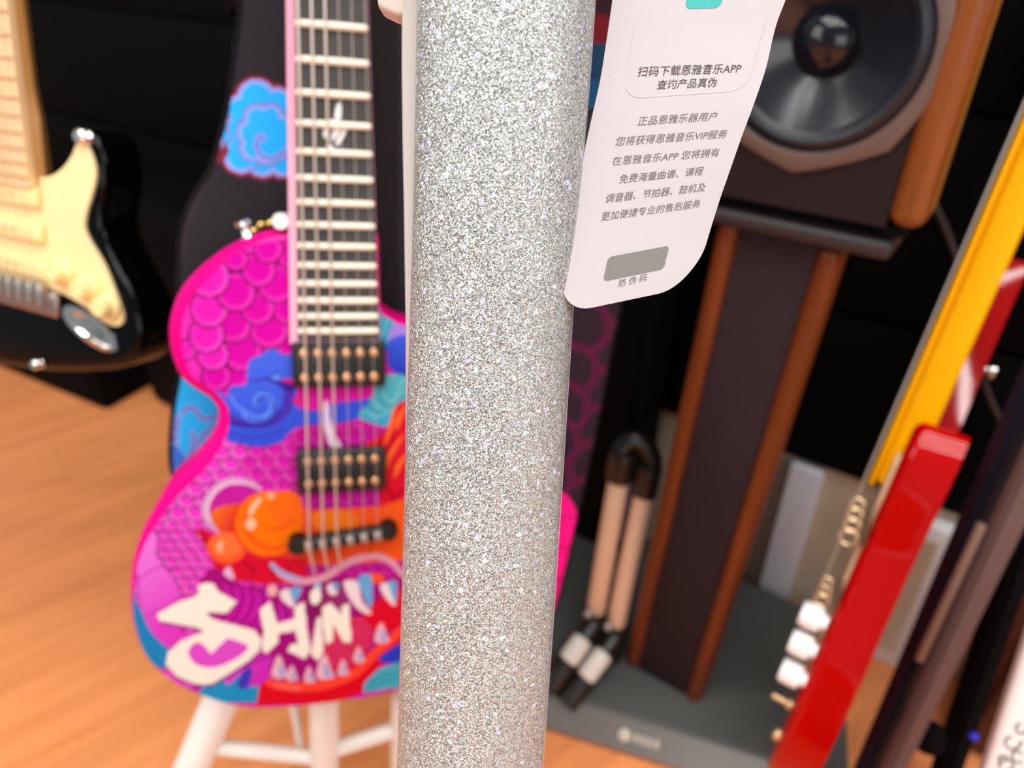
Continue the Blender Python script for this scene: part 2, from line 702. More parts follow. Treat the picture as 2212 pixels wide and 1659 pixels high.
box(bm, WF, ua - 0.01, ub - 0.02, 0.03, 0.237, 0.0302, 0.0312)
finish('panel', bm, M_beige, t, 'beige panel')

# thin brown cable hanging down the black wall on the right
bm = bmesh.new()
pts = [WF.P(*wall_px(x, y, 0.025), 0.025) for x, y in ((1975, 330), (2008, 420), (2045, 500), (2078, 600), (2105, 740), (2132, 845), (2165, 920), (2200, 1010))]
tube(bm, smooth_open([tuple(p) for p in pts], 6), 0.0035, 8)
o = finish('cable', bm, material('brown_cable', '40302E', 0.5))
single(o, 'thin brown cable hanging down the black wall behind the red and amber neck', 'cable')

# ------------------------------------------------------------------ black amplifier cabinet on the left
c0 = Vector((-0.855, 1.278, 0))
AF = Frame(c0, (0.88, -0.475, 0), (0, 0, 1))                    # u to the right along the wall, n to the camera
amp = thing('guitar_amplifier', 'black cabinet on the floor behind the black and cream guitar', 'amplifier', c0)
AW = 0.62
bm = bmesh.new()
box(bm, AF, -AW, 0.0, 0.0, 0.40, -0.27, 0.0, 0.012)
finish('cabinet', bm, M_amp, amp)
bm = bmesh.new()
box(bm, AF, -AW + 0.03, -0.03, 0.03, 0.30, 0.0, 0.004, 0.002)
finish('grille', bm, material('black_grille_cloth', '0A0A0C', 0.9, spec=0.1, noise=0.3, nscale=900), amp)
bm = bmesh.new()
box(bm, AF, -AW + 0.03, -0.03, 0.32, 0.38, 0.0, 0.004, 0.001)
finish('control_panel', bm, M_blackp, amp)
for k in range(4):
    bm = bmesh.new()
    lathe(bm, AF.P(-AW + 0.1 + 0.11 * k, 0.35, 0.004), AF.n, [(0.012, 0), (0.012, 0.014), (0.009, 0.016)], 20)
    finish('knob', bm, M_blackp, amp)
bm = bmesh.new()
tube(bm, smooth_open([tuple(AF.P(u, v, -0.13)) for u, v in ((-0.42, 0.40), (-0.41, 0.425), (-0.31, 0.43), (-0.21, 0.425), (-0.2, 0.40))]), 0.009, 10)
finish('handle', bm, M_blackp, amp)
# a hard case leaning behind, only its dark top shows
CF = Frame(c0 + WT * 0.30 - WF.n * 0.12, WT, (0, 0, 1))
case = thing('hard_case', 'black hard case between the cabinet and the printed bag', 'case', CF.o)
bm = bmesh.new()
box(bm, CF, -0.26, 0.18, 0.0, 0.47, -0.1, 0.04, 0.02, 3)
finish('shell', bm, M_amp, case)
bm = bmesh.new()
q = CF.L(on_plane(383, 322, CF.P(0, 0, 0.04), CF.n))
box(bm, CF, q[0] - 0.03, q[0] + 0.03, min(q[1], 0.43) - 0.012, min(q[1], 0.43) + 0.012, 0.04, 0.046, 0.003)
finish('latch', bm, material('dull_brass', '6A5A40', 0.4, metal=0.7), case, 'brass latch')

# ------------------------------------------------------------------ magenta guitar
P0 = cam_pt(732, 715, 0.533)
P1 = cam_pt(717, 40, 0.477)
wv = RT * 4.81 + FW * 1.0 + UP * 0.45
G = Frame(P0, wv, P1 - P0)          # origin: last fret, on the fret tops; n to the camera
assert G.n.dot(FW) < 0
TOP = -0.010                        # body top below the fret tops
outer_px = [(652, 496), (600, 498), (560, 506), (520, 520), (470, 547), (425, 584), (390, 627), (371, 675), (366, 722), (375, 772), (396, 815),
            (428, 840), (456, 858), (472, 884), (467, 920), (444, 962), (400, 1011), (364, 1046), (334, 1095), (306, 1150), (290, 1205), (284, 1260),
            (287, 1312), (299, 1362), (322, 1405), (354, 1438), (398, 1468), (444, 1487), (492, 1503), (551, 1512), (643, 1509), (720, 1500),
            (797, 1490), (861, 1476), (940, 1452), (1020, 1420), (1085, 1370), (1130, 1300), (1150, 1220), (1140, 1140), (1105, 1065), (1062, 1000),
            (1030, 940), (1022, 880), (1035, 815), (1048, 750), (1040, 690), (1010, 655), (975, 655), (945, 680), (905, 694), (868, 690), (840, 676), (822, 655), (818, 560), (810, 500), (740, 494)]
ins_px = [5, 8, 12, 16, 22, 26, 28, 28, 28, 28, 26, 25, 25, 26, 27, 27, 28, 27, 22, 17, 13, 11, 9, 8, 6, 5, 5, 5, 5, 5, 5, 5] + [6] * 25
outer = [G.px(x, y, TOP - 0.011) for x, y in outer_px]
ins = [k * 0.55 / FPX for k in ins_px]
outer_s = smooth_closed(outer, 5)
ins_s = []
for i in range(len(ins)):
    for k in range(5):
        ins_s.append(ins[i] + (ins[(i + 1) % len(ins)] - ins[i]) * k / 5)
if area2(outer_s) < 0:
    outer_s.reverse()
    ins_s.reverse()
inner_s = inset(outer_s, ins_s)
gtr = thing('electric_guitar', 'magenta dragon-printed electric guitar with black pickups on a white stand', 'guitar', G.P(-0.005, -0.30, -0.03))
bm = bmesh.new()
rings = [[G.P(u, v, TOP - 0.044) for u, v in inset(outer_s, 0.006)], [G.P(u, v, TOP - 0.042) for u, v in inset(outer_s, 0.002)],
         [G.P(u, v, TOP - 0.038) for u, v in outer_s], [G.P(u, v, TOP - 0.011) for u, v in outer_s]]
for k in range(1, 5):
    a = math.pi / 2 * k / 5
    rings.append([G.P(u, v, TOP - 0.011 + 0.0105 * math.sin(a)) for u, v in inset(outer_s, [d * (1 - math.cos(a)) for d in ins_s])])
rings.append([G.P(u, v, TOP - 0.0004) for u, v in inner_s])
ring_loft(bm, rings)
bmesh.ops.recalc_face_normals(bm, faces=bm.faces)
body = finish('body', bm, M_pink, gtr, sharp=60)


def Z3(x, y):
    return 350 + x / 4.022, 450 + y / 4.022


def Z4(x, y):
    return 350 + x / 4.022, 800 + y / 4.022


def Z5(x, y):
    return 260 + x / 3.26, 1150 + y / 3.26


def L3(*p):
    return [Z3(*q) for q in p]


def L4(*p):
    return [Z4(*q) for q in p]


def L5(*p):
    return [Z5(*q) for q in p]


def paint_guitar(pt):
    X, Y = pt.X, pt.Y
    pt.C[:] = lin('E41AA6')
    # --- upper bout, big scales
    reg = inside(X, Y, [(340, 470), (660, 470), (660, 740), (640, 800), (560, 900), (470, 900), (340, 760)])
    pt.poly([(340, 480), (700, 470), (700, 800), (520, 900), (430, 860), (340, 720)], 'F038C0', 'E60AB0', ((380, 620), (620, 720)), smooth=False)
    sc = [(640, 440, 92), (840, 530, 140), (1000, 650, 160), (640, 725, 160), (410, 600, 165), (830, 870, 135), (930, 1040, 165), (410, 870, 155),
          (620, 1010, 145), (700, 1240, 165), (385, 1100, 145), (440, 1270, 130), (470, 1460, 115), (920, 350, 115), (1150, 380, 150), (1100, 870, 130),
          (215, 1230, 75), (640, 1440, 120), (1080, 1180, 90), (560, 1600, 80)]
    for cx, cy, r in sorted(sc, key=lambda q: -(q[0] * 0.6 + q[1])):
        x, y = Z3(cx, cy)
        lightish = cx < 460
        pt.scale(x, y, r / 4.022, 'EA1CBC' if lightish else 'DE00AC', 'FF46CC' if not lightish else 'FF54D6', '8C0064', 0.4, reg, 5.0, 0.32)
    pt.stroke(L3((150, 1000), (200, 760), (330, 560), (560, 400), (760, 300), (1180, 230)), [14, 12, 9], 'FF4CC4')
    # --- lower bout, small scales
    low = [(470, 930), (700, 905), (900, 915), (1160, 1000), (1200, 1400), (900, 1560), (400, 1540), (250, 1400), (260, 1150), (380, 1010)]
    pt.poly(low, 'D818A8', smooth=False)
    lowm = inside(X, Y, low)
    cells = []
    for j in range(26):
        for i in range(22):
            y = 925 + j * 26 - i if j < 8 else 1133 + (j - 8) * 20
            pitch = 38 if j < 8 else 27
            x = 290 + i * pitch + (pitch / 2 if j % 2 else 0)
            cells.append((x, y))
    for x, y in sorted(cells, key=lambda q: q[1] - q[0] * 0.2, reverse=True):
        f = min(1, max(0, (x - 420) / 320))
        core = 'EE38C8' if f < 0.35 else ('DC1CAE' if f < 0.7 else 'C80E94')
        rim = 'FFA6EC' if f < 0.35 else ('FF78DA' if f < 0.7 else 'F04CBC')
        r = 21 if y < 1130 else 14
        pt.scale(x, y, r, core, rim, '860064', -2.3, lowm, 3.4, 0.4)
    # lower-left broad scales along the rim
    for q in (L5((100, 0), (250, 0), (260, 160), (300, 230), (170, 350), (120, 330)), L5((120, 340), (300, 240), (420, 440), (260, 560), (160, 600)),
              L5((150, 600), (280, 560), (440, 640), (360, 800), (250, 760))):
        pt.poly(q, 'F074E0', 'E23CC4', (Z5(140, 200), Z5(420, 560)))
        pt.stroke(q + [q[0]], 3, 'BE1C9C')
    pt.poly(L5((60, 400), (150, 560), (210, 690), (300, 790), (370, 850), (300, 960), (60, 800)), '1C84BE')
    # --- blue clouds
    cl = [(533, 803), (541, 776), (566, 766), (579, 755), (599, 756), (611, 767), (640, 771), (640, 858), (648, 882), (696, 887), (718, 872), (830, 862),
          (785, 900), (748, 911), (718, 916), (648, 921), (618, 944), (611, 954), (561, 966), (524, 960), (487, 949), (480, 912), (460, 857), (472, 845), (492, 857),
          (492, 842), (509, 832), (531, 830)]
    pt.poly(cl, '4A6CF0', '3450DC', ((560, 770), (600, 950)))
    pt.poly(L4((470, 230), (560, 340), (640, 400), (800, 430), (940, 420), (1040, 330), (1060, 180), (1140, 170), (1130, 330), (1000, 470), (800, 500), (570, 460), (480, 300)), '4A34B4')
    pt.stroke(L4((560, 440), (680, 478), (840, 476), (960, 430), (1020, 340)), 5, '2C149A')
    sp = [(850 + (20 + 11 * k) * math.cos(2.2 + k * 0.5), 290 + (20 + 10 * k) * math.sin(2.2 + k * 0.5)) for k in range(14)]
    pt.stroke([Z4(*q) for q in sp], [6, 14, 16], '5C8CFF')
    pt.stroke([Z4(q[0] + 14, q[1] + 12) for q in sp], [2, 4, 4], '3A28AC')
    pt.stroke(L4((590, 540), (760, 580), (930, 560), (1060, 500)), 4, '3A34B8')
    pt.stroke(L4((600, 230), (640, 300), (720, 360)), 6, '6A8CFF')
    pt.ell(*Z3(980, 1470), 10, 8, '68A0FF')
    pt.stroke(L3((740, 1500), (830, 1490), (930, 1470), (1000, 1430)), 5, '3C40C4')
    pt.poly(L3((1020, 1500), (1110, 1480), (1150, 1500), (1140, 1540), (1060, 1540)), 'E81C80')
    pt.poly(L4((1140, 240), (1210, 230), (1220, 290), (1160, 300)), 'E81C90')
    pt.poly(L4((860, 60), (1130, 120), (1140, 180), (1060, 170), (980, 110)), '3A1C98')
    # --- teal waves round the neck end
    pt.poly(L3((1100, 1070), (1240, 1110), (1900, 1100), (1880, 860), (1980, 960), (2140, 980), (2140, 1100), (1950, 1230), (1850, 1260), (1250, 1290), (1130, 1270), (1150, 1180)), '44B4D4', smooth=False)
    for k in range(6):
        pt.stroke(L3((1130 + 14 * k, 1090), (1170 + 18 * k, 1180), (1200 + 30 * k, 1270)), 2.4, '9AD8D0' if k % 2 else '2C90BC')
        pt.stroke(L3((1990 - 30 * k, 900 + 10 * k), (1960 - 30 * k, 1060), (1860 - 45 * k, 1210)), 2.6, '8ED4DC' if k % 2 else '2C94C4')
    pt.poly(L3((2000, 1020), (2140, 960), (2140, 1260), (1960, 1240)), 'B088E8')
    pt.poly(L3((1950, 1180), (2040, 1110), (2160, 1130), (2160, 1450), (1980, 1400), (1960, 1280)), '4060E4', '3040C8', (Z3(2050, 1110), Z3(2050, 1420)))
    pt.poly(L3((1500, 1170), (1600, 1130), (1620, 1210), (1560, 1230)), 'DC4C90')
    pt.poly(L3((1230, 1250), (1450, 1220), (1500, 1290), (1250, 1330)), '5C68E0')
    pt.poly(L4((1900, 60), (2140, 60), (2140, 260), (2020, 320), (1990, 480), (1860, 470), (1710, 410), (1720, 350), (1800, 280)), '58B8C4', '3CA8CC', (Z4(1950, 80), Z4(1900, 460)))
    for k in range(5):
        pt.stroke(L4((1760 + 40 * k, 350 - 40 * k), (1880 + 30 * k, 400 - 30 * k), (2100, 270 - 50 * k)), 2.4, '2E84A0' if k % 2 else '90D8D4')
    # --- red fur on the right
    pt.poly(L4((2160, 240), (2060, 280), (2000, 360), (1985, 500), (1880, 570), (1780, 630), (1735, 720), (1760, 800), (1890, 800), (1890, 1250), (1600, 1649), (2800, 1649), (3200, 700), (2600, 200)), 'E2122C', smooth=False)
    for q in (((2020, 330), (1990, 480), (1940, 640)), ((1800, 640), (1770, 720), (1790, 790)), ((2100, 560), (1980, 740), (1940, 880)), ((2160, 700), (2060, 820), (2020, 930)), ((2120, 300), (2060, 420), (2040, 520))):
        pt.stroke(L4(*q), [4, 12, 4], 'FF6A2A')
    for q in (((1900, 560), (1880, 680), (1890, 790)), ((2080, 480), (1980, 620), (1930, 760)), ((1930, 960), (1990, 1080), (2050, 1190)), ((2160, 1000), (2060, 1060), (2000, 1180))):
        pt.stroke(L4(*q), [2, 6, 2], 'A80024')
    # --- face: orange-red
    pt.poly(L4((1150, 1180), (1300, 1210), (1900, 1180), (2160, 1100), (2300, 1649), (1100, 1700), (900, 1649), (1100, 1500)), 'F0482A', 'FF5C18', (Z4(1250, 1300), Z4(2000, 1600)), smooth=False)
    pt.poly(L4((1330, 1230), (1640, 1220), (1700, 1340), (1500, 1420), (1330, 1360)), 'FF7A18')
    pt.stroke(L4((1600, 1200), (1640, 1260), (1660, 1310)), 3, 'C02020')
    pt.stroke(L4((1830, 1500), (1810, 1560), (1820, 1649)), 3, 'C02020')
    # red fur below the cheek
    pt.poly(L4((280, 1370), (420, 1400), (500, 1500), (900, 1600), (1250, 1640), (1260, 1850), (900, 1860), (500, 1800), (420, 1640), (360, 1500)), 'D80C30', smooth=False)
    for q in (((330, 1420), (400, 1520), (430, 1640)), ((700, 1660), (780, 1720), (800, 1800)), ((900, 1680), (960, 1740), (980, 1820)), ((1080, 1700), (1120, 1760), (1130, 1830))):
        pt.stroke(L4(*q), [3, 6, 3], '9E0026')
    # white horn ring
    pt.ell(*Z4(610, 1210), 68, 66, 'C81CA0')
    pt.stroke(L4((850, 1030), (760, 980), (640, 960), (520, 990), (420, 1080), (370, 1200), (400, 1310), (490, 1390), (620, 1420)), [8, 13, 15, 15, 13, 11], 'D8A4CC')
    pt.stroke(L4((800, 1000), (640, 975), (530, 1005), (440, 1090), (395, 1200), (420, 1300)), [2, 5, 6, 4], 'F4D0E4')
    # orange snout ball
    pt.poly(L4((430, 1230), (560, 1170), (700, 1180), (700, 1420), (560, 1440), (460, 1360)), 'F46A20', 'DC2428', (Z4(470, 1240), Z4(640, 1340)))
    pt.ell(*Z4(560, 1540), 42, 34, 'FF5A28')
    pt.ell(*Z4(560, 1520), 34, 26, 'FF7236')
    pt.ell(*Z4(505, 1530), 6, 14, 'FFB08C', 0.2)
    pt.ell(*Z4(920, 1340), 76, 72, 'E83C1C')
    pt.ell(*Z4(930, 1330), 72, 70, 'FF7208')
    pt.ell(*Z4(960, 1310), 62, 62, 'F4480F')
    pt.ell(*Z4(970, 1290), 60, 60, 'FF7404')
    pt.ell(*Z4(1080, 1200), 36, 40, 'FF6A14')
    pt.stroke(L4((860, 1340), (980, 1380), (1100, 1340), (1130, 1280)), [2, 8, 3], 'F4500E')
    pt.stroke(L4((770, 1240), (800, 1180), (850, 1120)), [9, 13, 9], 'FFC09A')
    pt.ell(*Z4(772, 1335), 11, 13, 'FFC4A0')
    pt.ell(*Z4(945, 1090), 9, 8, 'FFB080')
    # --- mouth
    pt.poly(L5((620, 260), (700, 260), (860, 370), (1050, 390), (1300, 360), (1560, 300), (1760, 330), (1990, 300), (2100, 600), (1990, 760), (1780, 960), (1500, 1080), (1060, 1060), (1050, 880), (700, 700), (500, 640), (560, 350)), 'A80A78', smooth=False)
    pt.poly(L5((1320, 380), (1560, 350), (1600, 480), (1560, 640), (1330, 620)), '8A1460')
    pt.poly(L5((1480, 640), (1640, 600), (1780, 600), (1760, 800), (1600, 960), (1430, 960)), 'CC1450')
    for j in range(14):
        for i in range(12):
            x, y = 1450 + i * 32 + (16 if j % 2 else 0), 400 + j * 44
            if inside(np.array([x]), np.array([y]), [(1420, 400), (1580, 380), (1640, 600), (1780, 600), (1760, 800), (1600, 950), (1430, 950)])[0]:
                pt.ell(*Z5(x, y), 3.6, 4.6, 'E8426E' if y > 600 else 'B04080')
    for k in range(10):
        pt.stroke(L5((700 + 36 * k, 360 + 6 * k), (720 + 36 * k, 440 + 6 * k), (690 + 34 * k, 540 + 8 * k), (640 + 34 * k, 600 + 8 * k)), [3, 7, 3], 'E024C0' if k % 2 else 'B808A4')
    for k in range(6):
        pt.stroke(L5((1090 + 34 * k, 520), (1110 + 30 * k, 600), (1090 + 30 * k, 700)), 4, 'DC30C4' if k % 2 else 'A010A0')
    # tongue side / inner red right
    pt.poly(L5((1720, 560), (1990, 400), (2100, 600), (1960, 680), (1800, 690)), 'E00A28')
    # bottom lip and jaw
    pt.poly(L5((980, 1060), (1040, 1040), (1460, 1060), (1760, 860), (1990, 640), (2200, 640), (1990, 780), (1720, 1050), (1700, 1130), (1500, 1200), (960, 1220)), 'E40820', smooth=False)
    pt.stroke(L5((1050, 1060), (1230, 1090), (1450, 1070), (1650, 990), (1780, 860), (1900, 760), (2020, 650)), [16, 20, 20, 16], 'FF4632')
    pt.stroke(L5((1100, 1075), (1250, 1100)), 14, 'FF6050')
    # magenta lower left
    pt.poly(L5((700, 1010), (880, 900), (1060, 860), (1040, 1000), (980, 1080), (880, 1090), (740, 1060)), 'E03CC8', 'D028B8', (Z5(800, 950), Z5(980, 1050)))
    pt.stroke(L5((860, 950), (980, 900), (1050, 870)), 4, '9C1490')
    # blue at the bottom
    pt.poly(L5((540, 1130), (620, 1060), (720, 1020), (760, 1080), (880, 960), (930, 960), (900, 1090), (980, 1080), (960, 1200), (560, 1200)), '1E92C6', smooth=False)
    pt.poly(L5((820, 1080), (880, 960), (930, 970), (890, 1100)), '4038B8')
    # blue and teal lower right
    pt.poly(L5((1810, 890), (1900, 820), (2100, 700), (2200, 850), (1960, 920), (1850, 920)), '2C3CC4', smooth=False)
    pt.poly(L5((1710, 1130), (1720, 1060), (1820, 960), (2000, 900), (2400, 800), (2400, 1100), (1980, 1090)), '4CB0C4', smooth=False)
    for k in range(3):
        pt.stroke(L5((1740, 1070 + 30 * k), (1850, 1000 + 32 * k), (2020, 950 + 34 * k)), 3, '2888A4')
    # lips and teeth
    pt.stroke(L5((1070, 230), (1150, 310), (1280, 345), (1440, 315), (1560, 235), (1680, 185), (1800, 168), (1900, 205), (1990, 300)), [10, 14, 16, 14, 12], 'E8A0B4')
    pt.stroke(L5((1065, 225), (1140, 290), (1270, 330)), [8, 12, 8], 'A8A8E0')
    pt.poly(L5((1700, 300), (1800, 290), (1860, 310), (1830, 360), (1720, 340)), 'FF5420')
    for a, b in ((((1575, 345), (1670, 350), (1700, 480), (1770, 575), (1680, 545), (1600, 440)), ((1670, 320), (1770, 310), (1765, 540), (1705, 430))),
                 (((1830, 370), (1900, 360), (1930, 440), (1935, 520), (1860, 450)), ((1890, 350), (1945, 350), (1940, 500), (1905, 420))),
                 (((1125, 420), (1190, 400), (1215, 460), (1225, 525), (1150, 490)), ((1195, 400), (1280, 390), (1250, 460), (1225, 500))),
                 (((1460, 370), (1530, 360), (1520, 440), (1470, 430)), ((1495, 365), (1540, 360), (1520, 420)))):
        pt.poly(L5(*a), 'F6DCE0')
        pt.poly(L5(*b), '70A8DC')
    for a, s in (((1120, 960), 1.0), ((1330, 1010), 0.7), ((1440, 960), 1.1), ((1210, 1000), 0.7), ((1570, 960), 0.7), ((1680, 870), 0.7), ((1840, 720), 0.9)):
        x, y = a
        pt.poly(L5((x - 50 * s, y + 60 * s), (x - 40 * s, y - 30 * s), (x, y - 95 * s), (x + 35 * s, y - 10 * s), (x + 55 * s, y + 60 * s)), 'F2B8C4')
        pt.poly(L5((x - 5 * s, y + 40 * s), (x + 2 * s, y - 40 * s), (x + 40 * s, y + 50 * s)), '9AA4DC')
    pt.poly(L5((725, 290), (760, 240), (790, 280), (800, 330), (760, 320)), 'E8B4D8')
    pt.ell(*Z5(1070, 410), 11, 12, 'F4B0A8')
    pt.ell(*Z5(1390, 385), 8, 9, 'A8C4E8')
    # --- lettering S H I N
    cr = 'FFF0E0'
    S = L5((255, 575), (400, 495), (530, 450), (555, 420), (545, 375), (600, 355), (655, 360), (690, 415), (820, 488), (750, 570), (600, 562), (650, 610), (800, 650), (950, 690),
           (995, 760), (975, 840), (890, 915), (760, 1000), (640, 1070), (540, 1072), (400, 1015), (318, 930), (335, 845), (420, 770), (520, 725), (590, 700), (540, 670), (400, 645), (280, 625))
    dk = [(x + 2, y + 5) for x, y in S]
    pt.poly(dk, '7A0C66', smooth=False)
    pt.poly(S, cr, smooth=False)
    pt.poly(L5((478, 850), (510, 790), (560, 775), (620, 830), (640, 850), (730, 770), (760, 745), (850, 775), (900, 805), (860, 860), (780, 910), (690, 945), (600, 950), (520, 920)), 'E24CCC')
    pt.poly(L5((600, 715), (690, 720), (725, 755), (690, 800), (635, 850), (625, 800)), cr)
    for q in (((980, 545), (1055, 485), (1105, 640), (1110, 775), (1030, 855), (995, 825), (1010, 700)), ((1090, 645), (1240, 605), (1245, 690), (1105, 715)),
              ((1230, 520), (1300, 488), (1308, 640), (1340, 830), (1300, 892), (1175, 835), (1200, 790), (1255, 785), (1222, 660)),
              ((1385, 600), (1412, 595), (1432, 830), (1392, 905), (1340, 860)),
              ((1425, 520), (1490, 498), (1502, 760), (1450, 792), (1420, 640)), ((1478, 500), (1540, 555), (1630, 720), (1622, 775), (1570, 772), (1490, 630)),
              ((1558, 520), (1612, 498), (1622, 725), (1570, 700))):
        pt.poly(L5(*q), cr, smooth=False)
    pt.ell(*Z5(1375, 450), 12, 18, cr, 0.1)
    # white sweep between the pickups
    pt.stroke(L4((1425, 280), (1430, 420), (1470, 580), (1530, 700), (1535, 830)), [10, 15, 19, 21, 19], 'F0DCEC')


sheet('painted_top', G, inner_s, TOP, 0.0009, paint_guitar, M_art, gtr, 0.78)

# neck, fretboard, frets
ROOT = 0.031
V_TOP = 0.33


def half(v):
    return 0.0285 - 0.0295 * v * 0.9


bm = bmesh.new()
rings = []
for v in (-0.010, 0.0, 0.1, 0.2, V_TOP):
    a = half(v)
    rings.append([G.P(u, v, h) for u, h in ((-a - 0.0055, -0.004), (-a - 0.0055, -0.010), (-a * 0.8, -0.018), (0, -0.026), (a * 0.8, -0.018), (a + 0.0006, -0.010), (a + 0.0004, -0.004))])
ring_loft(bm, rings)
bmesh.ops.recalc_face_normals(bm, faces=bm.faces)
finish('neck', bm, M_pinkneck, gtr)
bm = bmesh.new()
rings = []
for v in (-0.007, 0.1, 0.2, V_TOP):
    a = half(v)
    rings.append([G.P(u, v, h) for u, h in ((-a, -0.005), (a, -0.005), (a, -0.0015), (0, -0.0008), (-a, -0.0015))])
ring_loft(bm, rings)
bmesh.ops.recalc_face_normals(bm, faces=bm.faces)
fb = finish('fretboard', bm, M_fb, gtr)
SCALE = 0.640
for f in range(22, 4, -1):
    v = SCALE * (2 ** (-f / 12) - 2 ** (-22 / 12))
    if v > V_TOP - 0.005:
        break
    a = half(v) - 0.0003
    bm = bmesh.new()
    tube(bm, [G.P(-a, v, -0.0012), G.P(-a + 0.001, v, -0.0003), G.P(0, v, 0.0004), G.P(a - 0.001, v, -0.0003), G.P(a, v, -0.0012)], [0.0008, 0.0023, 0.0025, 0.0023, 0.0008], 8)
    finish('fret', bm, M_fret, fb)
bm = bmesh.new()
for q in (((706, 300), (698, 292), (702, 268), (716, 258), (722, 262), (712, 280), (712, 300)), ((716, 306), (720, 280), (732, 264), (740, 262), (736, 282), (726, 296)),
          ((728, 300), (738, 284), (747, 270), (748, 284), (738, 304), (726, 316)), ((704, 318), (716, 312), (720, 330), (712, 326)), ((723, 256), (727, 228), (736, 222), (738, 244), (734, 258))):
    plate(bm, G, smooth_closed([G.px(x, y, -0.0006) for x, y in q], 4), -0.0012, -0.0005)
finish('inlay', bm, material('pearl_inlay', 'F2EEF0', 0.2), fb)

# pickups
for vc, hh in ((-0.0258, 0.019), (-0.1095, 0.019)):
    fr = G
    bm = bmesh.new()
    box(bm, fr, -0.0335, 0.0335, vc - 0.0175, vc + 0.0175, TOP, TOP + 0.008, 0.0025, 3)
    pk = finish('pickup', bm, M_blackp, gtr)
    bm = bmesh.new()
    box(bm, fr, -0.0305, 0.0305, vc - 0.0008, vc + 0.0008, TOP + 0.0078, TOP + 0.0088)
    finish('groove', bm, M_blackmetal, pk)
    for s in (-1, 1):
        for k in range(6):
            bm = bmesh.new()
            lathe(bm, fr.P((k - 2.5) * 0.0099, vc + s * 0.0092, TOP + 0.0076), fr.n, [(0.0031, 0), (0.0031, 0.0012), (0.0022, 0.0019)], 14)
            finish('pole_piece', bm, M_copper, pk)
# bridge
bl, br = G.px(640, 1178, TOP + 0.008), G.px(842, 1147, TOP + 0.008)
a = Vector((br[0] - bl[0], br[1] - bl[1]))
bang = math.atan2(a.y, a.x)
BF = Frame(G.P((bl[0] + br[0]) / 2, (bl[1] + br[1]) / 2, TOP), G.w * math.cos(bang) + G.v * math.sin(bang), -G.w * math.sin(bang) + G.v * math.cos(bang))
bw = a.length / 2
bm = bmesh.new()
box(bm, BF, -bw, bw, -0.0062, 0.0062, 0.002, 0.013, 0.004, 3)
brd = finish('bridge', bm, M_blackmetal, gtr)
for s in (-1, 1):
    bm = bmesh.new()
    lathe(bm, BF.P(s * (bw - 0.001), 0.0, 0.0), BF.n, [(0.0075, 0), (0.0075, 0.01), (0.006, 0.0125)], 20)
    finish('stud', bm, M_blackmetal, brd)
for k in range(6):
    bm = bmesh.new()
    box(bm, BF, (k - 2.5) * 0.0105 - 0.003, (k - 2.5) * 0.0105 + 0.003, -0.004, 0.004, 0.0125, 0.0145, 0.0008)
    finish('saddle', bm, M_steel, brd)
# strings
for k in range(6):
    top = G.P((k - 2.5) * 0.00765, V_TOP - 0.002, 0.0025)
    bot = BF.P((k - 2.5) * 0.0104, -0.001, 0.0155)
    r = (0.00095, 0.0009, 0.00085, 0.00022, 0.0002, 0.00018)[k]
    bm = bmesh.new()
    tail = BF.P((k - 2.5) * 0.0104, -0.030 if k < 3 else -0.012, 0.002)
    tube(bm, [top, bot, tail], r, 8)
    finish('string', bm, M_string, gtr)
# knobs of the guitar lie behind the neck in front; strap button on the shoulder
bm = bmesh.new()
sb = G.P(*G.px(535, 508, TOP - 0.02), TOP - 0.02)
lathe(bm, sb, (G.v * 0.95 - G.w * 0.3), [(0.006, -0.002), (0.0035, 0.001), (0.003, 0.006), (0.0058, 0.007), (0.006, 0.010), (0.004, 0.0112)], 20)
finish('strap_button', bm, M_chrome, gtr, 'chrome strap button')

# ------------------------------------------------------------------ white stand under the magenta guitar
st = thing('guitar_stand', 'white tubular guitar stand with round legs under the magenta guitar', 'guitar stand', (-0.17, 0.42, 0))


def to_floor(a, b):
    """carry the line a->b on to the floor"""
    d = b - a
    return a + d * (a.z / -d.z)


mid0, mid1 = cam_pt(700, 1482, 0.672), cam_pt(702, 1659, 0.735)
lf0, lf1 = cam_pt(492, 1478, 0.672), cam_pt(414, 1659, 0.705)
rg0, rg1 = cam_pt(873, 1504, 0.70), cam_pt(868, 1659, 0.768)
for nm, a_, b_, r in (('leg', mid0, mid1, 0.0138), ('leg', lf0, lf1, 0.0168), ('leg', rg0, rg1, 0.0125)):
    bm = bmesh.new()
    e = to_floor(a_, b_)
    rod(bm, a_, e, r, 28, soft=0.35)
    lg = finish(nm, bm, M_white, st)
    bm = bmesh.new()
    lathe(bm, e, Vector((0, 0, 1)), [(r * 1.1, 0.0), (r * 1.25, 0.004), (r * 1.2, 0.014), (r * 1.02, 0.016)], 24)
    finish('rubber_foot', bm, M_black, lg)


def at_y(a, b, y0, y1, y):
    return a + (b - a) * ((y - y0) / (y1 - y0))


bm = bmesh.new()
rod(bm, at_y(lf0, lf1, 1478, 1659, 1608), at_y(mid0, mid1, 1482, 1659, 1636), 0.0078, 20)
finish('brace', bm, M_white, st)
bm = bmesh.new()
rod(bm, at_y(mid0, mid1, 1482, 1659, 1622), at_y(rg0, rg1, 1504, 1659, 1566), 0.0085, 20)
finish('brace', bm, M_white, st)
bm = bmesh.new()
rod(bm, cam_pt(628, 1490, 0.80), cam_pt(655, 1640, 0.80), 0.0045, 14)
finish('brace', bm, M_white, st)
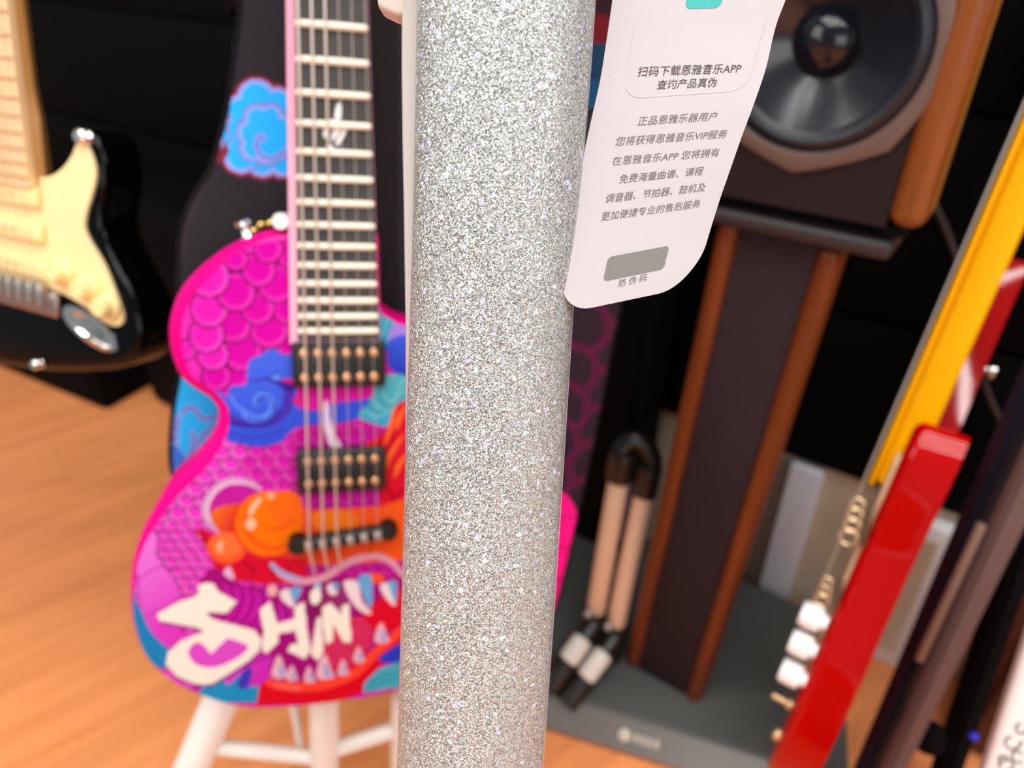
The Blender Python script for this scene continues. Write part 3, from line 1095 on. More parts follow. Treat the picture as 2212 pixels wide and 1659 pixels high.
# back post behind the guitar, cradle arm and neck yoke
bm = bmesh.new()
pb = G.P(-0.005, -0.33, -0.064)
ptp = G.P(0.0, 0.085, -0.045)
tube(bm, smooth_open([tuple(mid0), tuple(G.P(-0.005, -0.318, -0.03)), tuple(pb), tuple(G.P(0, -0.2, -0.066)), tuple(G.P(0, -0.02, -0.066)), tuple(ptp)], 8), 0.0085, 18)
finish('post', bm, M_white, st)
bm = bmesh.new()
tube(bm, smooth_open([tuple(G.P(*q)) for q in ((-0.0375, 0.076, -0.006), (-0.038, 0.075, -0.02), (-0.03, 0.075, -0.038), (0, 0.076, -0.042), (0.016, 0.076, -0.04))], 8), 0.0055, 16)
finish('neck_yoke', bm, M_white, st)
bm = bmesh.new()
tube(bm, smooth_open([tuple(lf0 + Vector((0, 0, -0.004))), tuple(lf0 * 0.5 + mid0 * 0.5 + Vector((0, 0.02, -0.006))), tuple(mid0 + Vector((0, 0, -0.006)))], 8), 0.008, 16)
finish('cradle', bm, M_white, st)
bm = bmesh.new()
box(bm, G, -0.10, 0.09, -0.336, -0.326, -0.17, -0.06, 0.003)
finish('shelf', bm, M_white, st)

# ------------------------------------------------------------------ printed gig bag behind it
BH = -0.075                                  # its front face behind the fret tops
bag_px = [(512, -60), (511, 10), (497, 120), (480, 240), (463, 305), (446, 362), (412, 415), (388, 470), (377, 540), (374, 640), (376, 720), (379, 800), (366, 880), (360, 960),
          (361, 1010), (372, 1048), (400, 1120), (440, 1200), (520, 1290), (640, 1345), (800, 1375), (960, 1385), (1100, 1380), (1180, 1362), (1205, 1320), (1236, 1200), (1270, 1050), (1302, 900),
          (1330, 752), (1350, 650), (1364, 520), (1374, 300), (1382, 100), (1386, -60)]
bag_l = smooth_closed([G.px(x, y, BH) for x, y in bag_px], 4)
bag = thing('gig_bag', 'black padded guitar bag printed with blue clouds and magenta scales behind the magenta guitar', 'bag', G.P(0, -0.32, -0.10))
bm = bmesh.new()
slab(bm, G, bag_l, BH - 0.085, BH, 0.006, 0.012)
finish('bag_body', bm, M_bag, bag)


def paint_bag(pt):
    X, Y = pt.X, pt.Y
    pt.C[:] = lin('242127')
    pt.poly([(800, -80), (860, -80), (860, 720), (800, 720)], '1A1213', smooth=False)
    # pipings
    pt.stroke([(520, -60), (500, 150), (480, 260), (462, 340), (430, 420), (404, 480), (390, 560)], 8, '352A30')
    # blue cloud with red rim
    lobes = [(553, 212, 40), (598, 226, 36), (520, 240, 34), (640, 250, 42), (508, 290, 36), (522, 335, 38), (568, 345, 36), (612, 352, 30), (650, 348, 36), (578, 285, 62), (640, 300, 50)]
    side = [(470, 262, 20), (474, 290, 18), (468, 314, 12)]
    for grp, col, k in ((side, '7A2434', 4), (side, '8894E0', 0), (side, '30A8F4', -6), (lobes, '8E2232', 8), (lobes, '98A4F2', 1), (lobes, '26B2FF', -8)):
        for x, y, r in grp:
            pt.ell(x, y, r + k, r + k, col)
    pt.poly([(462, 326), (480, 322), (486, 300), (494, 330), (480, 346), (466, 352)], '7A2434')
    inner = [(556, 256, 24), (584, 250, 20), (608, 272, 20), (540, 286, 22), (612, 298, 18), (548, 318, 24), (576, 326, 24), (604, 320, 18), (578, 288, 34)]
    for col, k in (('7468B4', 9), ('98A6F4', 5), ('26B2FF', -3)):
        for x, y, r in inner:
            pt.ell(x, y, r + k, r + k, col)
    sw = [(570, 300), (562, 293), (555, 302), (556, 322), (570, 340), (592, 342), (612, 330), (630, 326)]
    for w, c in ((12, '90A4F8'), (4, '7264B4')):
        pt.stroke(sw, w, c)
    pt.stroke([(484, 226), (497, 252), (492, 280), (502, 310)], 5, '8478B8')
    pt.stroke([(536, 360), (548, 372), (560, 352)], 4, '6A74CC')
    # cyan cloud low on the left
    pt.poly([(384, 812), (420, 812), (560, 960), (500, 1120), (400, 1120), (366, 1040), (362, 940), (370, 870)], '28B0F4', smooth=False)
    for q in (((395, 890), (415, 880), (440, 905), (470, 900)), ((385, 900), (380, 960), (400, 990), (420, 970), (415, 935)), ((440, 940), (420, 960), (405, 1000), (400, 1040)), ((470, 920), (450, 930), (430, 950))):
        for w, c in ((12, '8498E4'), (4, '7A5CA8')):
            pt.stroke(list(q), w, c)
    pt.poly([(374, 960), (400, 990), (405, 1030), (385, 1040), (366, 1010)], '4070D0')
    pt.stroke([(384, 812), (370, 880), (362, 960), (366, 1050)], 8, '0C1420')
    # magenta scale outlines on the right
    reg = inside(X, Y, [(1000, 560), (1400, 520), (1345, 690), (1265, 1085), (1250, 1100), (1000, 1100)])
    k = [(1258, 705, 62), (1235, 800, 58), (1218, 880, 56), (1200, 955, 54), (1188, 1030, 50)]
    pt.poly([(1000, 560), (1360, 500), (1350, 650), (1300, 905), (1268, 1060), (1000, 1080)], '26101F', smooth=False)
    for cx, cy, r in k:
        for dx, dy in ((78, 52), (0, 0)):
            ix = np.nonzero(reg & (np.hypot(X - cx - dx, Y - cy - dy) <= r + 4))[0]
            d = np.hypot(X[ix] - cx - dx, Y[ix] - cy - dy)
            pt.C[ix] = lin('26121F')
            pt.C[ix[d > r - 14]] = lin('4E0A30')
    # bright pink paw
    pt.poly([(1150, 1075), (1205, 1062), (1228, 1075), (1242, 1098), (1246, 1125), (1240, 1170), (1230, 1230), (1220, 1290), (1205, 1340), (1150, 1340)], 'F0047E')
    for y in (1114, 1182, 1252):
        pt.stroke([(1150, y - 2), (1210, y), (1250, y + 4)], 5, 'A00050')
    # red and blue high on the right
    pt.poly([(1180, -80), (1380, -80), (1380, 250), (1180, 250)], '240410', smooth=False)
    pt.poly([(1180, 40), (1300, 32), (1330, 60), (1318, 92), (1290, 100), (1180, 100)], '5C000E')
    pt.poly([(1180, 104), (1310, 96), (1322, 150), (1300, 168), (1180, 160)], '042C48')
    pt.poly([(1180, 176), (1290, 172), (1310, 200), (1290, 232), (1180, 236)], '043A58')


sheet('printed_front', G, inset(bag_l if area2(bag_l) > 0 else list(reversed(bag_l)), 0.005), BH + 0.0006, 0.0011, paint_bag, M_print, bag)
bm = bmesh.new()
zp = [G.P(*G.px(x, y, BH + 0.003), BH + 0.003) for x, y in ((548, 500), (565, 487), (585, 483), (606, 486), (624, 492))]
for p in zp:
    ball(bm, p, 0.0038)
finish('zip', bm, M_gold, bag, 'gold zip end')

# ------------------------------------------------------------------ silver glitter guitar neck in front
# stations along the neck: photo row, edge of the white board, edges of the glitter back, distance
STN = [(-330, 868, 906, 1312, 0.190), (-160, 866, 905, 1300, 0.194), (0, 864, 903, 1285, 0.200), (33, 863, 902, 1283, 0.201), (150, 863, 900, 1275, 0.2045), (300, 865, 897, 1263, 0.209),
       (450, 868, 894, 1252, 0.2135), (700, 872, 887, 1235, 0.221), (1000, 872, 877, 1216, 0.230), (1300, 866, 869, 1197, 0.239), (1659, 857, 859, 1171, 0.250), (1900, 852, 853, 1157, 0.257), (2250, 847, 848, 1138, 0.267)]
c_top, c_bot = cam_pt(1094, 0, 0.200), cam_pt(1015, 1659, 0.250)
NF = Frame(c_top, RT, c_top - c_bot)
front = thing('glitter_guitar', 'silver glitter guitar neck seen from behind, close up in front of everything', 'guitar', cam_pt(1000, 2250, 0.267))
bm = bmesh.new()
rings = []
SEG = 40
for y, wl, gl, gr, d in STN:
    a, b = cam_pt(gl, y, d), cam_pt(gr, y, d)
    c = (a + b) / 2
    hw = (b - a).length / 2
    nn = NF.n
    ring = []
    for k in range(SEG + 1):
        t = math.pi * k / SEG
        ex = 0.82
        x, z = -math.copysign(abs(math.cos(t)) ** ex, math.cos(t)), math.sin(t) ** ex
        ring.append(c + NF.w * (hw * x) + nn * (0.0165 * z))
    ring.append(b - nn * 0.001)
    ring.append(a - nn * 0.001)
    rings.append(ring)
# finer along the length
fine = []
for i in range(len(rings) - 1):
    for k in range(4):
        fine.append([p + (q - p) * (k / 4) for p, q in zip(rings[i], rings[i + 1])])
fine.append(rings[-1])
fine.append([p - NF.v * 0.20 for p in rings[-1]])
ring_loft(bm, fine)
bmesh.ops.recalc_face_normals(bm, faces=bm.faces)
finish('neck', bm, M_glitter, front, sharp=60)
bm = bmesh.new()
rings = []
for y, wl, gl, gr, d in STN:
    a, b = cam_pt(wl, y, d), cam_pt(gr + 2.5, y, d)
    n1, n2 = NF.n * -0.0008, NF.n * -0.0065
    e = NF.w * 0.0012
    rings.append([a + n1 + e * 0.6, b + n1, b + n2, a + n2 + e, a + (n1 + n2) * 0.5])
ring_loft(bm, rings)
bmesh.ops.recalc_face_normals(bm, faces=bm.faces)
finish('fretboard', bm, M_fbedge, front, 'white fretboard edge')
# headstock shoulder (top left) carries on above the frame
bm = bmesh.new()
hp = [(900, 33), (856, 32.5), (848, 30), (832, 22), (822, 17), (816, 12), (814, 0), (810, -120), (806, -330), (880, -520), (1100, -560), (1310, -400), (1300, -150), (1290, -40), (1284, 20)]
NF2 = Frame(cam_pt(860, 0, 0.2012), RT, c_top - c_bot)
slab(bm, NF2, [NF2.px(x, y, 0) for x, y in hp], -0.010, -0.0002, 0.0012)
finish('headstock', bm, material('cream_headstock', 'D2C6BA', 0.4), front, 'cream white headstock')

# the body of the same guitar, below the picture, standing on the floor
e0 = cam_pt(993, 2250, 0.267)
GB = Frame(e0, NF.w, NF.v)
low = e0.z / NF.v.z
bo = [(0.0, -0.13), (-0.03, -0.14), (-0.09, -0.125), (-0.135, -0.16), (-0.14, -0.22), (-0.115, -0.29), (-0.12, -0.35), (-0.16, -0.43), (-0.165, -low + 0.09), (-0.11, -low + 0.02), (0.0, -low + 0.012),
      (0.11, -low + 0.02), (0.165, -low + 0.09), (0.16, -0.43), (0.12, -0.35), (0.115, -0.29), (0.14, -0.22), (0.13, -0.17), (0.09, -0.15), (0.03, -0.14)]
bm = bmesh.new()
slab(bm, GB, smooth_closed(bo, 5), -0.03, 0.012, 0.012)
finish('body', bm, M_glitter, front)

# ------------------------------------------------------------------ hang tag
ROWS = [(-190, (1346, -190), (1752, -198), 0.203, 0.208), (-90, (1334, -90), (1724, -100), 0.2035, 0.2085), (0, (1323, 0), (1701, -12), 0.204, 0.209), (73, (1312.5, 73), (1676, 56), 0.2045, 0.2098),
        (171, (1297, 171), (1654, 149), 0.205, 0.2105), (256, (1278, 256), (1627, 229), 0.2055, 0.211), (330, (1262, 330), (1602, 296), 0.206, 0.212), (405, (1247, 405), (1578, 365), 0.2065, 0.213),
        (473, (1232, 473), (1556, 428), 0.207, 0.214), (563, (1216, 563), (1532, 505), 0.2075, 0.2152), (640, (1203, 640), (1512, 575), 0.208, 0.216), (682, (1196, 682), (1501, 618), 0.2082, 0.2166)]
RY = np.array([r[0] for r in ROWS], float)


def cub(t, vals):
    """Catmull-Rom through the rows"""
    i = int(np.clip(np.searchsorted(RY, t) - 1, 0, len(RY) - 2))
    f = (t - RY[i]) / (RY[i + 1] - RY[i])
    p1, p2 = vals[i], vals[i + 1]
    m1 = (vals[i + 1] - vals[i - 1]) / (RY[i + 1] - RY[i - 1]) if i > 0 else (p2 - p1) / (RY[i + 1] - RY[i])
    m2 = (vals[i + 2] - vals[i]) / (RY[i + 2] - RY[i]) if i < len(RY) - 2 else (p2 - p1) / (RY[i + 1] - RY[i])
    hgt = RY[i + 1] - RY[i]
    return (2 * f ** 3 - 3 * f ** 2 + 1) * p1 + (f ** 3 - 2 * f ** 2 + f) * hgt * m1 + (-2 * f ** 3 + 3 * f ** 2) * p2 + (f ** 3 - f ** 2) * hgt * m2


TL = np.array([tuple(cam_pt(*r[1], r[3])) for r in ROWS])
TR = np.array([tuple(cam_pt(*r[2], r[4])) for r in ROWS])


def tag_pt(s, t, lift=0.0):
    a, b = Vector(cub(t, TL)), Vector(cub(t, TR))
    p = a + (b - a) * s
    if lift:
        a2, b2 = Vector(cub(t + 4, TL)), Vector(cub(t + 4, TR))
        dn = (a2 + (b2 - a2) * s) - p
        p = p + (b - a).cross(dn).normalized() * -lift
    return p


def px_of(p):
    d = p - EYE
    z = d.dot(FW)
    return CX + FPX * d.dot(RT) / z, CY - FPX * d.dot(UP) / z


def tag_st(px, py):
    """tag coordinates of a photo pixel"""
    s, t = 0.5, py
    for _ in range(14):
        x, y = px_of(tag_pt(s, t))
        xs, ys = px_of(tag_pt(s + 0.01, t))
        xt, yt = px_of(tag_pt(s, t + 1))
        J = np.array(((xs - x) / 0.01, xt - x, (ys - y) / 0.01, yt - y)).reshape(2, 2)
        ds = np.linalg.solve(J, np.array((px - x, py - y)))
        s, t = s + ds[0], t + ds[1]
    return s, t


tag = thing('hang_tag', 'white paper hang tag with grey Chinese text beside the glitter neck', 'tag', tag_pt(0.5, -190))
if (TR[3] - TL[3]).dot(np.array(RT)) > 0:
    pass
# card outline in tag coordinates, rounded lower corners
TW = 338.0
out = [(0, -190)]
Rb, Rr = 88, 92
T1 = 682
for k in range(11):
    a = math.pi / 2 * k / 10
    out.append((Rb / TW * (1 - math.cos(a)), T1 - Rb * 1.15 + Rb * 1.15 * math.sin(a)))
for k in range(13):
    a = math.pi / 2 * k / 12
    out.append((1 - Rr / TW + Rr / TW * math.sin(a), T1 - Rr * 1.05 + Rr * 1.05 * math.cos(a)))
out.append((1, -190))


def smax(t):
    """left and right limit of the card in s at row t"""
    l, r = 0.0, 1.0
    k = T1 - Rb * 1.15
    if t > k:
        q = min(1, (t - k) / (Rb * 1.15))
        l = Rb / TW * (1 - math.sqrt(max(0, 1 - q * q)))
    k = T1 - Rr * 1.05
    if t > k:
        q = min(1, (t - k) / (Rr * 1.05))
        r = 1 - Rr / TW * (1 - math.sqrt(max(0, 1 - q * q)))
    return l, r


bm = bmesh.new()
ts = list(np.linspace(-190, 560, 44)) + list(T1 - 122 * (1 - np.sin(np.linspace(0, math.pi / 2, 30)[1:])))
NS = 20
fr_v, bk_v = [], []
for t_ in ts:
    l, r = smax(t_)
    row_f, row_b = [], []
    for k in range(NS + 1):
        s = l + (r - l) * k / NS
        row_f.append(bm.verts.new(tag_pt(s, t_, 0.0)))
        row_b.append(bm.verts.new(tag_pt(s, t_, -0.0005)))
    fr_v.append(row_f)
    bk_v.append(row_b)
for i in range(len(ts) - 1):
    for k in range(NS):
        bm.faces.new((fr_v[i][k], fr_v[i + 1][k], fr_v[i + 1][k + 1], fr_v[i][k + 1]))
        bm.faces.new((bk_v[i][k], bk_v[i][k + 1], bk_v[i + 1][k + 1], bk_v[i + 1][k]))
    for row in (0, NS):
        bm.faces.new((fr_v[i][row], bk_v[i][row], bk_v[i + 1][row], fr_v[i + 1][row]))
bmesh.ops.recalc_face_normals(bm, faces=bm.faces)
finish('card', bm, M_paper, tag)
LIFT = 0.00012


def tag_band(name, pts, w, mat, lift=LIFT):
    """a printed line through tag coordinates"""
    bm = bmesh.new()
    pr = None
    n = len(pts)
    for i, (s, t) in enumerate(pts):
        s0, t0 = pts[max(i - 1, 0)]
        s1, t1 = pts[min(i + 1, n - 1)]
        dx, dy = (s1 - s0) * TW, t1 - t0
        L = math.hypot(dx, dy) + 1e-9
        nx, ny = -dy / L * w / 2, dx / L * w / 2
        a, b = bm.verts.new(tag_pt(s + nx / TW, t + ny, lift)), bm.verts.new(tag_pt(s - nx / TW, t - ny, lift))
        if pr:
            bm.faces.new((pr[0], a, b, pr[1]))
        pr = (a, b)
    return finish(name, bm, mat, tag)


def tag_patch(name, poly, mat, lift=LIFT, label=None):
    bm = bmesh.new()
    bm.faces.new([bm.verts.new(tag_pt(s, t, lift)) for s, t in poly])
    bmesh.ops.triangulate(bm, faces=bm.faces)
    return finish(name, bm, mat, tag, label)


def round_rect(s0, t0, s1, t1, r):
    o = []
    rs, rt = r / TW, r
    for cs, ct, a0 in ((s0 + rs, t0 + rt, math.pi), (s1 - rs, t0 + rt, 1.5 * math.pi), (s1 - rs, t1 - rt, 0), (s0 + rs, t1 - rt, 0.5 * math.pi)):
        for k in range(9):
            a = a0 + math.pi / 2 * k / 8
            o.append((cs + rs * math.cos(a), ct + rt * math.sin(a)))
    return o


# thin rounded frame round the code (open towards the top)
sL, _ = tag_st(1366, 100)
sR, _ = tag_st(1640, 90)
_, tB = tag_st(1470, 204.5)
rr = round_rect(sL, -150, sR, tB, 40)
tag_band('printed_frame', rr[9:] + rr[:10], 2.0, M_line)
a_, b_ = tag_st(1494, -60), tag_st(1556, 17)
tag_patch('printed_icon', round_rect(a_[0], a_[1], b_[0], b_[1], 14), M_teal, label='teal icon')
# grey scratch panel
c1, c2 = tag_st(1309, 556), tag_st(1437, 582)
_, t_top = tag_st(1380, 543)
_, t_bot = tag_st(1366, 595)
s_l = (tag_st(1313, 560)[0] + tag_st(1303, 604)[0]) / 2
s_r = (tag_st(1445, 536)[0] + tag_st(1433, 580)[0]) / 2
tag_patch('scratch_panel', round_rect(s_l, t_top, s_r, t_bot, 10), M_scratch, label='grey scratch-off panel')


def tag_text(txt, p0, p1, mat, k=1.0, bold=0.0):
    """lay a line of text between two photo points of its base line"""
    s0, t0 = tag_st(*p0)
    s1, t1 = tag_st(*p1)
    cu = bpy.data.curves.new('line', 'FONT')
    cu.body = txt
    cu.size = 1.0
    cu.resolution_u = 3
    cu.offset = bold
    ob = bpy.data.objects.new('line', cu)
    COL.objects.link(ob)
    bpy.context.view_layer.update()
    me = bpy.data.meshes.new_from_object(ob.evaluated_get(bpy.context.evaluated_depsgraph_get()))
    bpy.data.objects.remove(ob)
    if not len(me.vertices):
        return
    co = np.array([v.co[:2] for v in me.vertices])
    x0, x1 = co[:, 0].min(), co[:, 0].max()
    y0 = co[:, 1].min()
    sc = (s1 - s0) * TW / (x1 - x0)
    off = ORIGIN[tag]
    for v in me.vertices:
        f = (v.co.x - x0) / (x1 - x0)
        p = tag_pt(s0 + (s1 - s0) * f, t0 + (t1 - t0) * f - (v.co.y - y0) * sc * k, LIFT)
        v.co = p - off
    me.name = 'printed_text'
    me.materials.append(mat)
    o = bpy.data.objects.new('printed_text', me)
    COL.objects.link(o)
    o.parent = tag


tag_text('扫码下载恩雅音乐APP', (1376, 166), (1598, 158), M_ink2, 1.1, 0.004)
tag_text('查询产品真伪', (1417, 194), (1545, 188), M_ink2, 1.1, 0.004)
tag_text('正品恩雅乐器用户', (1376, 272), (1545, 260), M_ink, 1.05)
tag_text('您将获得恩雅音乐VIP服务', (1328, 316), (1567, 298), M_ink, 1.05)
tag_text('在恩雅音乐APP 您将拥有', (1321, 358), (1551, 338), M_ink, 1.0)
tag_text('免费海量曲谱、课程', (1336, 397), (1516, 378), M_ink, 1.05)
tag_text('调音器、节拍器、鼓机及', (1306, 439), (1521, 413), M_ink, 1.05)
tag_text('更加便捷专业的售后服务', (1297, 478), (1510, 448), M_ink, 1.05)
tag_text('防 伪 码', (1335, 621), (1395, 607), M_ink, 1.0)
# string the tag hangs on
bm = bmesh.new()
tube(bm, smooth_open([tuple(tag_pt(0.5, -180, 0.0008)), tuple(tag_pt(0.45, -230, 0.001)), tuple(cam_pt(1400, -330, 0.196)), tuple(cam_pt(1290, -400, 0.194))], 8), 0.0006, 8)
finish('string', bm, M_black, tag)

# ------------------------------------------------------------------ black guitar with cream pickguard (left)
sw_ = Vector((math.cos(math.radians(20)), -math.sin(math.radians(20)), 0))
sn_ = Vector((-math.sin(math.radians(20)), -math.cos(math.radians(20)), 0))
sv_ = Vector((0, 0, math.cos(math.radians(17)))) - sn_ * math.sin(math.radians(17))
S = Frame(cam_pt(100, 600, 0.68), sw_, sv_)
sg = thing('electric_guitar', 'black electric guitar with cream pickguard and maple neck at left edge', 'guitar', S.P(-0.06, -0.12, -0.02))


def SP_(pts, h=0.0, n=5):
    return smooth_closed([S.px(x, y, h) for x, y in pts], n)


sb_px = [(-60, 330), (-10, 372), (40, 384), (84, 378), (118, 366), (142, 340), (154, 310), (166, 286), (188, 280), (206, 300), (220, 345), (224, 400), (217, 450), (218, 500), (242, 560),
         (276, 622), (299, 680), (305, 735), (290, 775), (252, 797), (185, 804), (100, 803), (0, 790), (-120, 765), (-260, 720), (-330, 640), (-330, 560), (-270, 480), (-230, 400), (-250, 330), (-280, 250), (-250, 190), (-200, 200), (-150, 260), (-100, 310)]
bm = bmesh.new()
slab(bm, S, SP_(sb_px), -0.042, 0.0, 0.009, 0.009)
finish('body', bm, M_black_gloss, sg)
pg_px = [(-40, 388), (20, 390), (62, 386), (84, 384), (112, 380), (138, 362), (157, 335), (166, 313), (177, 306), (190, 318), (203, 350), (207, 382), (199, 420), (188, 455), (183, 490), (194, 520), (224, 570), (248, 628),
         (265, 678), (263, 699), (247, 704), (226, 695), (190, 666), (150, 641), (110, 624), (60, 606), (0, 600), (-90, 585), (-140, 540), (-150, 470), (-140, 400), (-100, 380)]
bm = bmesh.new()
plate(bm, S, SP_(pg_px, 0.002, 5), 0.0, 0.0025)
finish('pickguard', bm, M_creamguard, sg)
for (x0, y0, x1, y1) in ((-110, 395, 82, 428), (-110, 463, 92, 505), (-110, 528, 104, 586)):
    a, b = S.px(x0, y0, 0.006), S.px(x1, y1, 0.006)
    ang = math.atan2(b[1] - a[1], b[0] - a[0])
    F_ = Frame(S.P((a[0] + b[0]) / 2, (a[1] + b[1]) / 2, 0.0025), S.w * math.cos(ang) + S.v * math.sin(ang), -S.w * math.sin(ang) + S.v * math.cos(ang))
    L = math.hypot(b[0] - a[0], b[1] - a[1]) / 2
    bm = bmesh.new()
    box(bm, F_, -L, L, -0.009, 0.009, 0.0, 0.006, 0.003, 3)
    pk = finish('pickup', bm, M_creampl, sg)
    for k in range(6):
        bm = bmesh.new()
        lathe(bm, F_.P((k - 2.5) * 0.0105 * 1.0, 0, 0.0055), F_.n, [(0.0022, 0), (0.0022, 0.0014), (0.0016, 0.0018)], 12)
        finish('pole_piece', bm, material('pole', 'D8C08A', 0.4, metal=0.3) if k == 0 else bpy.data.materials['pole'], pk)
# bridge
a, b = S.px(-110, 600, 0.006), S.px(122, 662, 0.006)
ang = math.atan2(b[1] - a[1], b[0] - a[0])
F_ = Frame(S.P((a[0] + b[0]) / 2, (a[1] + b[1]) / 2, 0.0), S.w * math.cos(ang) + S.v * math.sin(ang), -S.w * math.sin(ang) + S.v * math.cos(ang))
L = math.hypot(b[0] - a[0], b[1] - a[1]) / 2
bm = bmesh.new()
box(bm, F_, -L, L, -0.012, 0.012, 0.0, 0.006, 0.003, 3)
bdg = finish('bridge', bm, material('nickel', 'B8A49C', 0.25, metal=0.9), sg)
for k in range(6):
    bm = bmesh.new()
    u = (k - 2.5) * 0.0125 + L - 0.046
    box(bm, F_, u - 0.0045, u + 0.0045, -0.002, 0.018, 0.005, 0.012, 0.0015)
    finish('saddle', bm, M_steel, bdg)
for x, y in ((128, 588), (184, 622), (228, 662)):
    c = S.px(x, y, 0.008)
    bm = bmesh.new()
    lathe(bm, S.P(c[0], c[1], 0.0025), S.n, [(0.0125, 0), (0.0122, 0.004), (0.0095, 0.006), (0.0088, 0.013), (0.0075, 0.0148)], 28)
    finish('knob', bm, M_creampl, sg)
# jack plate
a, b = S.px(136, 668, 0.001), S.px(254, 752, 0.001)
ang = math.atan2(b[1] - a[1], b[0] - a[0])
F_ = Frame(S.P((a[0] + b[0]) / 2, (a[1] + b[1]) / 2, 0.0), S.w * math.cos(ang) + S.v * math.sin(ang), -S.w * math.sin(ang) + S.v * math.cos(ang))
L = math.hypot(b[0] - a[0], b[1] - a[1]) / 2
bm = bmesh.new()
el = [(L * math.cos(t), L * 0.42 * math.sin(t)) for t in [2 * math.pi * k / 40 for k in range(40)]]
rings = [[F_.P(u, v, 0.0) for u, v in el], [F_.P(u * 0.98, v * 0.97, 0.002) for u, v in el], [F_.P(u * 0.75 + 0.002, v * 0.72, 0.0024) for u, v in el], [F_.P(u * 0.6 + 0.008, v * 0.6, -0.004 + 0.003) for u, v in el], [F_.P(u * 0.2 + 0.01, v * 0.25, -0.003 + 0.003) for u, v in el]]
ring_loft(bm, rings)
finish('jack_plate', bm, M_chrome, sg, 'chrome jack plate')
# neck and maple fretboard
ne0, ne1 = S.px(62, 395, 0.012), S.px(8, -40, 0.012)
dirn = Vector((ne1[0] - ne0[0], ne1[1] - ne0[1]))
wid = 0.056


def sneck(v, side):
    f = (v - ne0[1]) / (ne1[1] - ne0[1])
    r = ne0[0] + (ne1[0] - ne0[0]) * f
    return r if side else r - wid + 0.008 * f


bm = bmesh.new()
vs_ = np.linspace(ne0[1] - 0.004, ne1[1] + 0.08, 8)
ring_loft(bm, [[S.P(sneck(v, 0), v, 0.005), S.P(sneck(v, 1), v, 0.005), S.P(sneck(v, 1), v, 0.0115), S.P(sneck(v, 1) - wid / 2, v, 0.0125), S.P(sneck(v, 0), v, 0.0115)] for v in vs_])
bmesh.ops.recalc_face_normals(bm, faces=bm.faces)
sfb = finish('fretboard', bm, M_maple, sg)
for f in range(21, 6, -1):
    v = ne0[1] + 0.004 + 0.648 * (2 ** (-f / 12) - 2 ** (-21 / 12))
    if v > vs_[-1]:
        break
    bm = bmesh.new()
    tube(bm, [S.P(sneck(v, 0) + 0.001, v, 0.012), S.P(sneck(v, 1) - 0.001, v, 0.012)], 0.0011, 8)
    finish('fret', bm, material('brass_fret', 'C89458', 0.4, metal=0.4) if f == 21 else bpy.data.materials['brass_fret'], sfb)
bm = bmesh.new()
hv0 = S.px(70, 330, -0.01)[1]
ring_loft(bm, [[S.P(sneck(v, 0), v, 0.005), S.P(sneck(v, 0) + 0.006, v, -z), S.P(sneck(v, 1) - 0.004, v, -z), S.P(sneck(v, 1) + e, v, -0.002), S.P(sneck(v, 1), v, 0.0048)]
               for v, z, e in ((ne0[1], 0.015, 0.003), (hv0, 0.015, 0.004), (hv0 + 0.03, 0.014, 0.005), (hv0 + 0.055, 0.011, 0.002), (vs_[-1], 0.010, 0.0))])
bmesh.ops.recalc_face_normals(bm, faces=bm.faces)
finish('neck', bm, M_maple_side, sg)
for x, y, h, r, nm in ((184, 296, 0.001, 0.0065, 'strap_button'), (74, 366, 0.001, 0.005, 'screw'), (86, 785, 0.0, 0.005, 'screw')):
    c = S.px(x, y, h)
    bm = bmesh.new()
    lathe(bm, S.P(c[0], c[1], h - 0.001), S.n, [(r, 0), (r * 0.7, 0.003), (r, 0.007), (r * 0.7, 0.009)], 20)
    finish(nm, bm, M_chrome, sg)
for k in range(6):
    bm = bmesh.new()
    x = sneck(ne0[1], 1) - 0.004 - 0.0098 * (5 - k)
    tube(bm, [S.P(x - 0.012 + 0.0005 * k, vs_[-1], 0.0155), S.P(x, ne0[1], 0.0155), S.P(x - 0.004 + 0.001 * k, S.px(60, 640, 0.01)[1], 0.0125)], 0.0003, 6)
    finish('string', bm, M_steel, sg)
# its stand: the post and cradle are mostly outside the picture
sst = thing('guitar_stand', 'black tubular guitar stand behind the black and cream guitar', 'guitar stand', S.P(-0.16, -0.10, -0.2).xy.to_3d())
bm = bmesh.new()
p_ = S.P(-0.15, -0.06, -0.056)
tube(bm, smooth_open([tuple(Vector((p_.x - 0.62, p_.y + 0.02, 0.02))), tuple(S.P(-0.42, -0.06, -0.08)), tuple(p_), tuple(S.P(-0.14, 0.15, -0.058))], 8), 0.009, 14)
finish('post', bm, M_blackp, sst)
bm = bmesh.new()
tube(bm, smooth_open([tuple(S.P(-0.21, -0.15, -0.06)), tuple(S.P(-0.21, -0.145, -0.03)), tuple(S.P(-0.21, -0.125, 0.0)), tuple(S.P(-0.21, -0.105, 0.014))], 8), 0.007, 12)
finish('cradle', bm, M_blackp, sst)
for dx, dy in ((-0.26, -0.02), (-0.02, 0.22), (-0.06, -0.22)):
    bm = bmesh.new()
    q = Vector((p_.x - 0.61, p_.y + 0.02, 0.14))
    rod(bm, q, Vector((q.x + dx, q.y + dy, 0.009)), 0.008)
    finish('leg', bm, M_blackp, sst)

# ------------------------------------------------------------------ speaker on its column stand (right)
def sp_frame(c):
    return Frame(WN * c, WT, (0, 0, 1))


